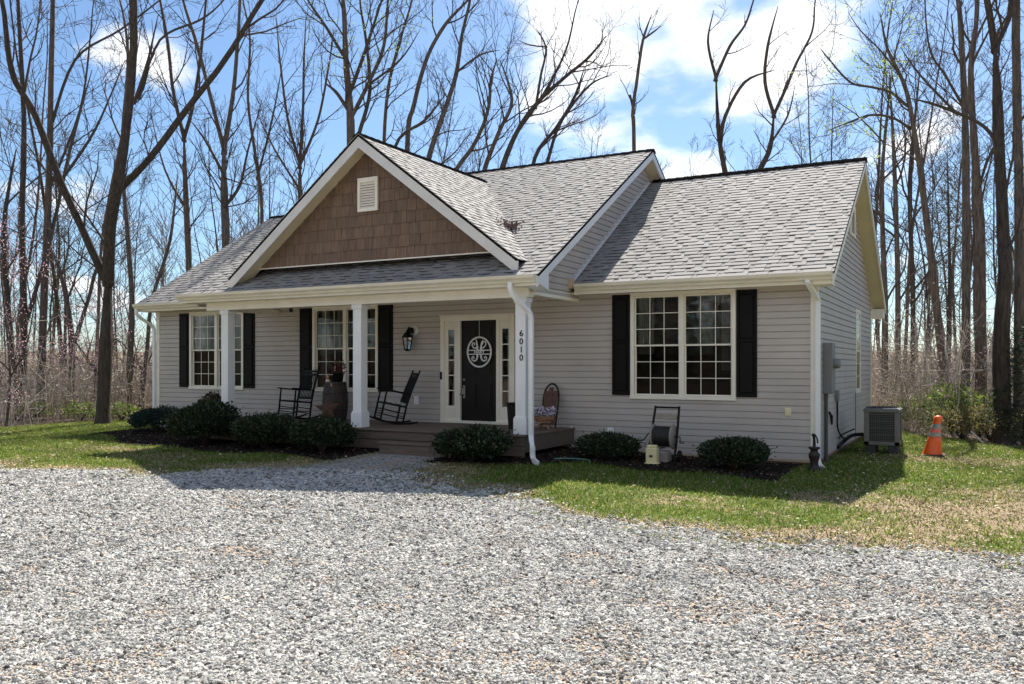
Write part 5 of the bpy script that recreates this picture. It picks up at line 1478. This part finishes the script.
# generic woodland trees: eight shapes, copied (each copy with its own trunk and crown)
def wood_tree(seed, Ht, rad):
    r = random.Random(seed); t = thing('woodland_tree', 'x', 'tree', (0, 0, 0))
    pts = [Vector((0, 0, -.2))]; n = 8; dr = Vector((r.gauss(0, .05), r.gauss(0, .05), 1))
    for i in range(n): dr = (dr+Vector((r.gauss(0, .05), r.gauss(0, .05), .1))).normalized(); pts.append(pts[-1]+dr*Ht/n)
    rr = [rad*(1-.82*(i/n)) for i in range(n+1)]
    tm, P_, R_ = trunk_mesh(pts, rr, 8, True, r); cm = MB(); m_ = len(P_)
    st0 = r.uniform(.25, .42); cnt = r.randint(15, 20)
    for j in range(cnt):
        f_ = (st0+(1-st0)*(j+r.random())/cnt); i = min(int(f_*(m_-1)), m_-2); a = P_[i]; az = r.uniform(0, 6.283); el = r.uniform(.35, 1.0)
        L_ = Ht*r.uniform(.12, .26)*(1.25-f_*.7)
        grow(cm, r, a, Vector((math.cos(az)*math.cos(el), math.sin(az)*math.cos(el), math.sin(el))), L_, min(R_[i]*.45, .012+.010*L_), 2, .10, (4, 5, 4), .008)
    obj('trunk', tm, (BK1, BK2, BK3)[seed % 3], t, True); obj('crown', cm, (TWIG, TWIG2)[seed % 2], t)
    return t
protos = [wood_tree(100+i, Ht, rad) for i, (Ht, rad) in enumerate(((19, .10), (17, .085), (21, .115), (15, .07), (18, .09), (22, .11), (13, .06), (16, .075)))]
def copy_tree(o):
    c = o.copy(); COL.objects.link(c)
    for ch in o.children:
        k = ch.copy(); COL.objects.link(k); k.parent = c
    return c
spots = []
r = random.Random(77); used = [False]*8
def zone(n, u0, u1, d0, d1, lab, grp, mind=1.4):
    k = 0; tr_ = 0
    while k < n and tr_ < 4000:
        tr_ += 1; u = r.uniform(u0, u1); d = r.uniform(d0**2, d1**2)**.5; p = at(u, HZ, d)
        if any((p.x-a)**2+(p.y-b)**2 < mind**2 for a, b in spots): continue
        if -20 < p.x < -1 and -3 < p.y < 13: continue
        if lawn_edge(p.x, p.y) > -.8 and p.y < 12: continue
        spots.append((p.x, p.y)); i = r.randrange(8)
        o = protos[i] if not used[i] else copy_tree(protos[i]); used[i] = True
        o.location = (p.x, p.y, gz(p.x, p.y)); s = r.uniform(.75, 1.1)*(.95 if lab.startswith('thin bare tree in the woods beyond') else 1); o.scale = (s, s, s); o.rotation_euler = (0, 0, r.uniform(0, 6.28))
        tag(o, lab, 'tree', grp); k += 1
zone(15, -60, 165, 32, 60, 'thin bare tree deep in the woods left of the house', 'distant bare trees left of the house')
zone(34, 160, 860, 42, 66, 'thin bare tree in the woods beyond the house roof', 'distant bare trees beyond the roof')
zone(22, 868, 1100, 29, 60, 'thin bare tree deep in the woods right of the house', 'distant bare trees right of the house')

# far woods that read as one mass, all round the clearing
rr_ = random.Random(5); mb = MB()
def far_tree(x, y, Ht, w):
    z = gz(x, y)-.2; p = Vector((x, y, z)); pts = [p]
    for i in range(4): p = p+Vector((rr_.gauss(0, .35), rr_.gauss(0, .35), Ht/4)); pts.append(p)
    mb.tube(pts, [w, w*.8, w*.6, w*.4, .015], 4, False)
    for j in range(16):
        t = rr_.uniform(.15, 1)*3.99; i = int(t); a = pts[i].lerp(pts[i+1], t-i); az = rr_.uniform(0, 6.283); L_ = Ht*rr_.uniform(.08, .2)
        b = a+Vector((math.cos(az)*L_*.5, math.sin(az)*L_*.5, L_*.6)); c = b+Vector((math.cos(az+.5)*L_*.35, math.sin(az+.5)*L_*.35, L_*.6))
        mb.tube([a, b, c], [.035, .025, .015], 3, False)
        for _ in range(2): e = a.lerp(c, rr_.uniform(.3, .9)); mb.tube([e, e+Vector((rr_.gauss(0, .6), rr_.gauss(0, .6), rr_.uniform(.4, 1.4)))], [.018, .01], 3, False)
n = 0
while n < 800:
    az = rr_.uniform(0, 6.283); q = rr_.uniform(52, 105); x = -8+q*math.cos(az); y = -2+q*math.sin(az)
    p = (-x*SN+(y+DC)*CS); l = x*CS+(y+DC)*SN
    if p > 0 and abs(l/p) > .9 and rr_.random() < .5: continue
    far_tree(x, y, rr_.uniform(9, 17), rr_.uniform(.04, .12)); n += 1
tag(obj('distant_woods', mb, vary(mat('far_bark', (.17, .135, .115), .9), (.17, .135, .115), .35, .4), None), 'distant mass of bare woodland surrounding the clearing', 'woods', kind='stuff')
# nearer dark wood behind the camera, seen in the window glass
mb = MB(); n = 0
EV = MB()
while n < 150:
    x = rr_.uniform(-60, 45); y = rr_.uniform(-85, -48)
    far_tree(x, y, rr_.uniform(11, 16), rr_.uniform(.12, .22))
    g = gz(x, y)
    for _ in range(90):
        h = rr_.uniform(.5, 13); w_ = 2.6*(1-h/15); az = rr_.uniform(0, 6.28); c = Vector((x+w_*math.cos(az)*rr_.random(), y+w_*math.sin(az)*rr_.random(), g+h)); a = wig(rr_, 1).normalized()*.5; b = wig(rr_, 1).normalized()*.4
        EV.quad(tuple(c-a), tuple(c-b), tuple(c+a), tuple(c+b))
    n += 1
w2 = obj('opposite_woods', mb.join(EV), vary(mat('pine_dark', (.04, .05, .025), .9), (.04, .05, .025), .5, .6), None)
tag(w2, 'mixed pine and bare woods facing the front of the house', 'woods', kind='stuff')

# undergrowth: pale saplings, canes and dead stems at the wood edge
UG = island_ramp(mat('undergrowth_stem', (.3, .2, .16), .9, spec=.1), [(0, (.16, .135, .11)), (.5, (.38, .325, .27)), (.85, (.58, .51, .44)), (1, (.78, .71, .62))])
mb = MB(); r = random.Random(8); k = 0
while k < 4600:
    zone_ = r.random()
    if zone_ < .42: u = r.uniform(-30, 185); d = r.uniform(22.5, 44)
    elif zone_ < .95: u = r.uniform(862, 1060); d = r.uniform(19.5, 44)
    else: u = r.uniform(160, 870); d = r.uniform(34, 50)
    p = at(u, HZ, d)
    if lawn_edge(p.x, p.y) > -.25 and p.y < 12: continue
    if -19.2 < p.x < -2 and p.y < 9.2: continue
    z = gz(p.x, p.y)-.03; Ht = r.uniform(.5, 2.2) if r.random() < .85 else r.uniform(2.0, 3.6)
    a = Vector((p.x, p.y, z)); lean = Vector((r.gauss(0, .22), r.gauss(0, .22), 1)).normalized(); b = a+lean*Ht*.5; c = b+(lean+wig(r, .3)).normalized()*Ht*.5
    w_ = .0045+.003*Ht
    mb.tube([a, b, c], [w_, w_*.8, w_*.35], 3, False)
    for _ in range(4):
        e = a.lerp(b, r.uniform(.4, 1)) if r.random() < .5 else b.lerp(c, r.random()); L_ = min(.55, Ht*r.uniform(.12, .3))
        dd = (Vector((r.gauss(0, 1), r.gauss(0, 1), r.uniform(0, 1)))).normalized(); f_ = e+dd*L_; mb.tube([e, f_, f_+(dd+Vector((0, 0, .5))).normalized()*L_*.6], [w_*.6, w_*.45, .003], 3, False)
    k += 1
tag(obj('undergrowth', mb, UG, None), 'dense pale leafless saplings and canes at the foot of the woods', 'undergrowth', kind='stuff')
# dry beech-like leaves hanging in the thicket and weeds
DL = island_ramp(mat('thicket_leaf', (.35, .25, .18), .9, spec=.1), [(0, (.22, .17, .12)), (.5, (.40, .32, .24)), (.85, (.56, .47, .38)), (1, (.68, .58, .5))])
mb = MB(); k = 0
while k < 30000:
    if r.random() < .45: u = r.uniform(-30, 185); d = r.uniform(23, 42)
    else: u = r.uniform(862, 1060); d = r.uniform(20, 42)
    p = at(u, HZ, d)
    if lawn_edge(p.x, p.y) > -.2 and p.y < 12 or (-19.2 < p.x < -2 and p.y < 9.2): continue
    p.z = gz(p.x, p.y)+abs(r.gauss(0, 1.3))*cl(.35+.8*mnoise.noise(Vector((p.x*.4, p.y*.4, 2)))+.4); a = wig(r, 1).normalized()*.04; b = a.orthogonal().normalized()*.022
    mb.quad(tuple(p-a), tuple(p-b), tuple(p+a), tuple(p+b)); k += 1
tag(obj('thicket_leaves', mb, DL, None), 'dry tan leaves clinging in the leafless thicket', 'leaves', kind='stuff')

# green honeysuckle brush and other greenery
HON = leafmat('honeysuckle_leaf', [(0, (.06, .10, .02)), (.4, (.14, .20, .045)), (.8, (.27, .34, .09)), (1, (.42, .46, .18))], 1.0, .3)
DRK = leafmat('dry_brush_leaf', [(0, (.07, .08, .03)), (.4, (.18, .16, .07)), (.8, (.32, .27, .15)), (1, (.5, .42, .3))], 1.0, .3)
def bush(name, label, u, d, rx, ry, h, n, leaf, m, seed, grp):
    p = at(u, HZ, d); o = shrub(label, (p.x, p.y), rx, ry, h, n, leaf, seed, m, .9, name, grp); return o
GG = 'green brush at the edge of the woods'
bush('honeysuckle_bush', 'bright green leafed brush just behind the traffic cone', 952, 20.3, .6, .6, 1.45, 1000, .09, HON, 61, GG)
bush('honeysuckle_bush', 'bright green brush left of the thickest right hand trunk', 980, 20.0, .8, .6, 1.15, 1200, .09, HON, 62, GG)
bush('honeysuckle_bush', 'brownish green brush at the base of the straight reddish trunk', 962, 19.3, .75, .5, .8, 1500, .06, DRK, 63, GG)
bush('honeysuckle_bush', 'brownish green brush leaning on the thickest trunk', 990, 18.9, .7, .6, .9, 2000, .06, DRK, 64, GG)
bush('honeysuckle_bush', 'small sparse green brush right of the air conditioner', 925, 22.5, .7, .6, .9, 1300, .08, HON, 65, GG)
bush('honeysuckle_bush', 'low green brush left of the big forked trunk', 82, 24.2, .7, .5, .6, 700, .07, HON, 66, GG)
bush('honeysuckle_bush', 'low green brush at the far left wood edge', 32, 24.5, .8, .5, .6, 600, .07, HON, 67, GG)
bush('honeysuckle_bush', 'low green brush right of the big forked trunk', 122, 24.6, .6, .5, .55, 600, .07, HON, 68, GG)
# conifers
PINE = leafmat('pine_needles', [(0, (.012, .022, .010)), (.6, (.025, .045, .018)), (1, (.05, .075, .03))])
def conifer(label, u, d, Ht, w0, seed, bare=.1, dens=1.0):
    p = at(u, HZ, d); z = gz(p.x, p.y); t = thing('pine_tree', label, 'tree', (p.x, p.y, z), None); r = random.Random(seed); cm = MB(); br = MB()
    br.tube([(p.x, p.y, z-.1), (p.x+.1, p.y, z+Ht*.5), (p.x, p.y, z+Ht)], [.03+Ht*.008, .02+Ht*.005, .01], 7)
    n = int(46*dens)
    for j in range(n):
        f_ = bare+(1-bare)*j/n; zz = z+Ht*f_; L_ = w0*(1.05-f_)*r.uniform(.6, 1.2); az = j*2.4+r.uniform(-.4, .4); e = Vector((p.x+L_*math.cos(az), p.y+L_*math.sin(az), zz+L_*r.uniform(-.1, .35))); a = Vector((p.x, p.y, zz))
        br.tube([a, e], [.014, .005], 3, False)
        for _ in range(int(70*L_/w0)+10):
            q = a.lerp(e, r.uniform(.25, 1))+wig(r, .09); dd = ((e-a).normalized()+wig(r, .7)).normalized(); s = r.uniform(.07, .15); b = dd.orthogonal().normalized()*.012
            cm.quad(tuple(q-b), tuple(q+dd*s*.5-b), tuple(q+dd*s), tuple(q+b))
    obj('trunk', br, BK2, t); obj('crown', cm, PINE, t)
conifer('young dark green conifer in front of the extreme right trunk', 1023, 18.3, 2.6, .75, 1, .02)
conifer('tall thin dark pine standing among trunks above the cone', 947, 34, 10.5, 1.4, 2, .35)
conifer('dark green pine in the woods far left of the house', 64, 36, 7.5, 1.6, 3, .5, .7)

# fallen pale branches
mb = MB(); a = at(971, 438, 18.6); a.z = gz(a.x, a.y)+.25
mb.tube([(a.x, a.y, a.z), (a.x+.22, a.y-.1, a.z-.22)], [.02, .02], 6)
tag(obj('fallen_branch', mb, mat('bleached_wood', (.6, .55, .48), .8), None), 'short pale bleached stick in the brown brush at right', 'branch')

# ------------------------------------------------------------------ SKY, SUN, CAMERA
Ldir = Vector((.18, -.83, -1.0)).normalized()   # way the sunlight travels
sunv = -Ldir
sun_el = math.asin(sunv.z)
sd = bpy.data.lights.new('sun', 'SUN'); sd.energy = 5.0; sd.angle = R(.55); sd.color = (1.0, .95, .87)
so_ = bpy.data.objects.new('sun', sd); COL.objects.link(so_); so_.rotation_euler = Ldir.to_track_quat('-Z', 'Y').to_euler()
w = bpy.data.worlds.new('World'); scene.world = w; w.use_nodes = True
N = w.node_tree.nodes; L = w.node_tree.links; bg = N['Background']; bg.inputs['Strength'].default_value = .06
sky = N.new('ShaderNodeTexSky'); sky.sky_type = 'NISHITA'; sky.sun_disc = False; sky.sun_elevation = sun_el
sky.sun_rotation = math.atan2(sunv.x, sunv.y); sky.air_density = 1.0; sky.dust_density = .6; sky.ozone_density = 1.5
# clouds: noise on the sky dome plus a few broad banks in chosen directions
tc = N.new('ShaderNodeTexCoord'); sx_ = N.new('ShaderNodeSeparateXYZ'); L.new(tc.outputs['Generated'], sx_.inputs[0])
mxz = N.new('ShaderNodeMath'); mxz.operation = 'MAXIMUM'; mxz.inputs[1].default_value = .03; L.new(sx_.outputs['Z'], mxz.inputs[0])
adz = N.new('ShaderNodeMath'); adz.operation = 'ADD'; adz.inputs[1].default_value = .22; L.new(mxz.outputs[0], adz.inputs[0])
def mdiv(a):
    m_ = N.new('ShaderNodeMath'); m_.operation = 'DIVIDE'; L.new(a, m_.inputs[0]); L.new(adz.outputs[0], m_.inputs[1]); return m_.outputs[0]
cb = N.new('ShaderNodeCombineXYZ'); L.new(mdiv(sx_.outputs['X']), cb.inputs[0]); L.new(mdiv(sx_.outputs['Y']), cb.inputs[1])
cn = N.new('ShaderNodeTexNoise'); cn.inputs['Scale'].default_value = 3.1; cn.inputs['Detail'].default_value = 7; cn.inputs['Roughness'].default_value = .52
L.new(cb.outputs[0], cn.inputs['Vector'])
def pixdir(u, v): p = at(u, v, 1.0)-Vector((0, -DC, EYE)); return p.normalized()
prev = None
for (u, v, size, amp) in ((600, 40, .20, .34), (680, 20, .19, .34), (770, 40, .18, .31), (560, 90, .12, .26), (560, 110, .10, .18), (690, 190, .12, .22), (930, 130, .07, .2), (880, 210, .10, .16), (60, 270, .2, .14), (300, 70, .07, .12), (130, 60, .07, .14), (160, 80, .06, .14), (800, 140, .08, .12), (640, 130, .1, .14), (490, 20, .08, .14)):
    dn = N.new('ShaderNodeVectorMath'); dn.operation = 'DISTANCE'; dn.inputs[1].default_value = pixdir(u, v)
    nz = N.new('ShaderNodeVectorMath'); nz.operation = 'NORMALIZE'; L.new(tc.outputs['Generated'], nz.inputs[0]); L.new(nz.outputs[0], dn.inputs[0])
    mr = N.new('ShaderNodeMapRange'); mr.interpolation_type = 'SMOOTHSTEP'; mr.inputs['From Min'].default_value = size; mr.inputs['From Max'].default_value = 0; mr.inputs['To Min'].default_value = 0; mr.inputs['To Max'].default_value = amp
    L.new(dn.outputs['Value'], mr.inputs['Value'])
    ad = N.new('ShaderNodeMath'); ad.operation = 'MAXIMUM' if prev is not None else 'ADD'
    L.new(mr.outputs[0], ad.inputs[0]); ad.inputs[1].default_value = 0
    if prev is not None: L.new(prev, ad.inputs[1])
    prev = ad.outputs[0]
sm = N.new('ShaderNodeMath'); sm.operation = 'ADD'; L.new(cn.outputs['Fac'], sm.inputs[0]); L.new(prev, sm.inputs[1])
crp = N.new('ShaderNodeMapRange'); crp.interpolation_type = 'SMOOTHSTEP'; crp.inputs['From Min'].default_value = .62; crp.inputs['From Max'].default_value = .82; L.new(sm.outputs[0], crp.inputs['Value'])
mxc = N.new('ShaderNodeMix'); mxc.data_type = 'RGBA'; L.new(crp.outputs[0], mxc.inputs['Factor']); tn = N.new('ShaderNodeMix'); tn.data_type = 'RGBA'; tn.blend_type = 'MULTIPLY'; tn.inputs['Factor'].default_value = 1; tn.inputs['B'].default_value = (.80, .97, 1.12, 1)
L.new(sky.outputs[0], tn.inputs['A']); L.new(tn.outputs['Result'], mxc.inputs['A'])
# unseen clouds behind the camera, added denser and brighter to lift the wall shade
bk_ = N.new('ShaderNodeMapRange'); bk_.interpolation_type = 'SMOOTHSTEP'; bk_.inputs['From Min'].default_value = .15; bk_.inputs['From Max'].default_value = -.35; L.new(sx_.outputs['Y'], bk_.inputs['Value'])
cbm = N.new('ShaderNodeMix'); cbm.data_type = 'RGBA'; L.new(bk_.outputs[0], cbm.inputs['Factor']); cbm.inputs['A'].default_value = (10.5, 10.6, 10.9, 1); cbm.inputs['B'].default_value = (15.5, 14.9, 13.9, 1)
L.new(cbm.outputs['Result'], mxc.inputs['B'])
bka = N.new('ShaderNodeMath'); bka.operation = 'MULTIPLY_ADD'; bka.inputs[1].default_value = .16; L.new(bk_.outputs[0], bka.inputs[0]); L.new(sm.outputs[0], bka.inputs[2]); L.new(bka.outputs[0], crp.inputs['Value'])
L.new(mxc.outputs['Result'], bg.inputs['Color'])

cam = bpy.data.cameras.new('camera'); co = bpy.data.objects.new('camera', cam); COL.objects.link(co); scene.camera = co
cam.sensor_width = 36; cam.lens = F/1024*36; cam.shift_y = (HZ-342)/1024; cam.clip_end = 1500; cam.clip_start = .1
co.location = (0, -DC, EYE); co.rotation_euler = (R(90), 0, TH)

vs = scene.view_settings; vs.view_transform = 'Standard'; vs.look = 'None'; vs.exposure = 1.12; vs.gamma = 1; vs.use_curve_mapping = False
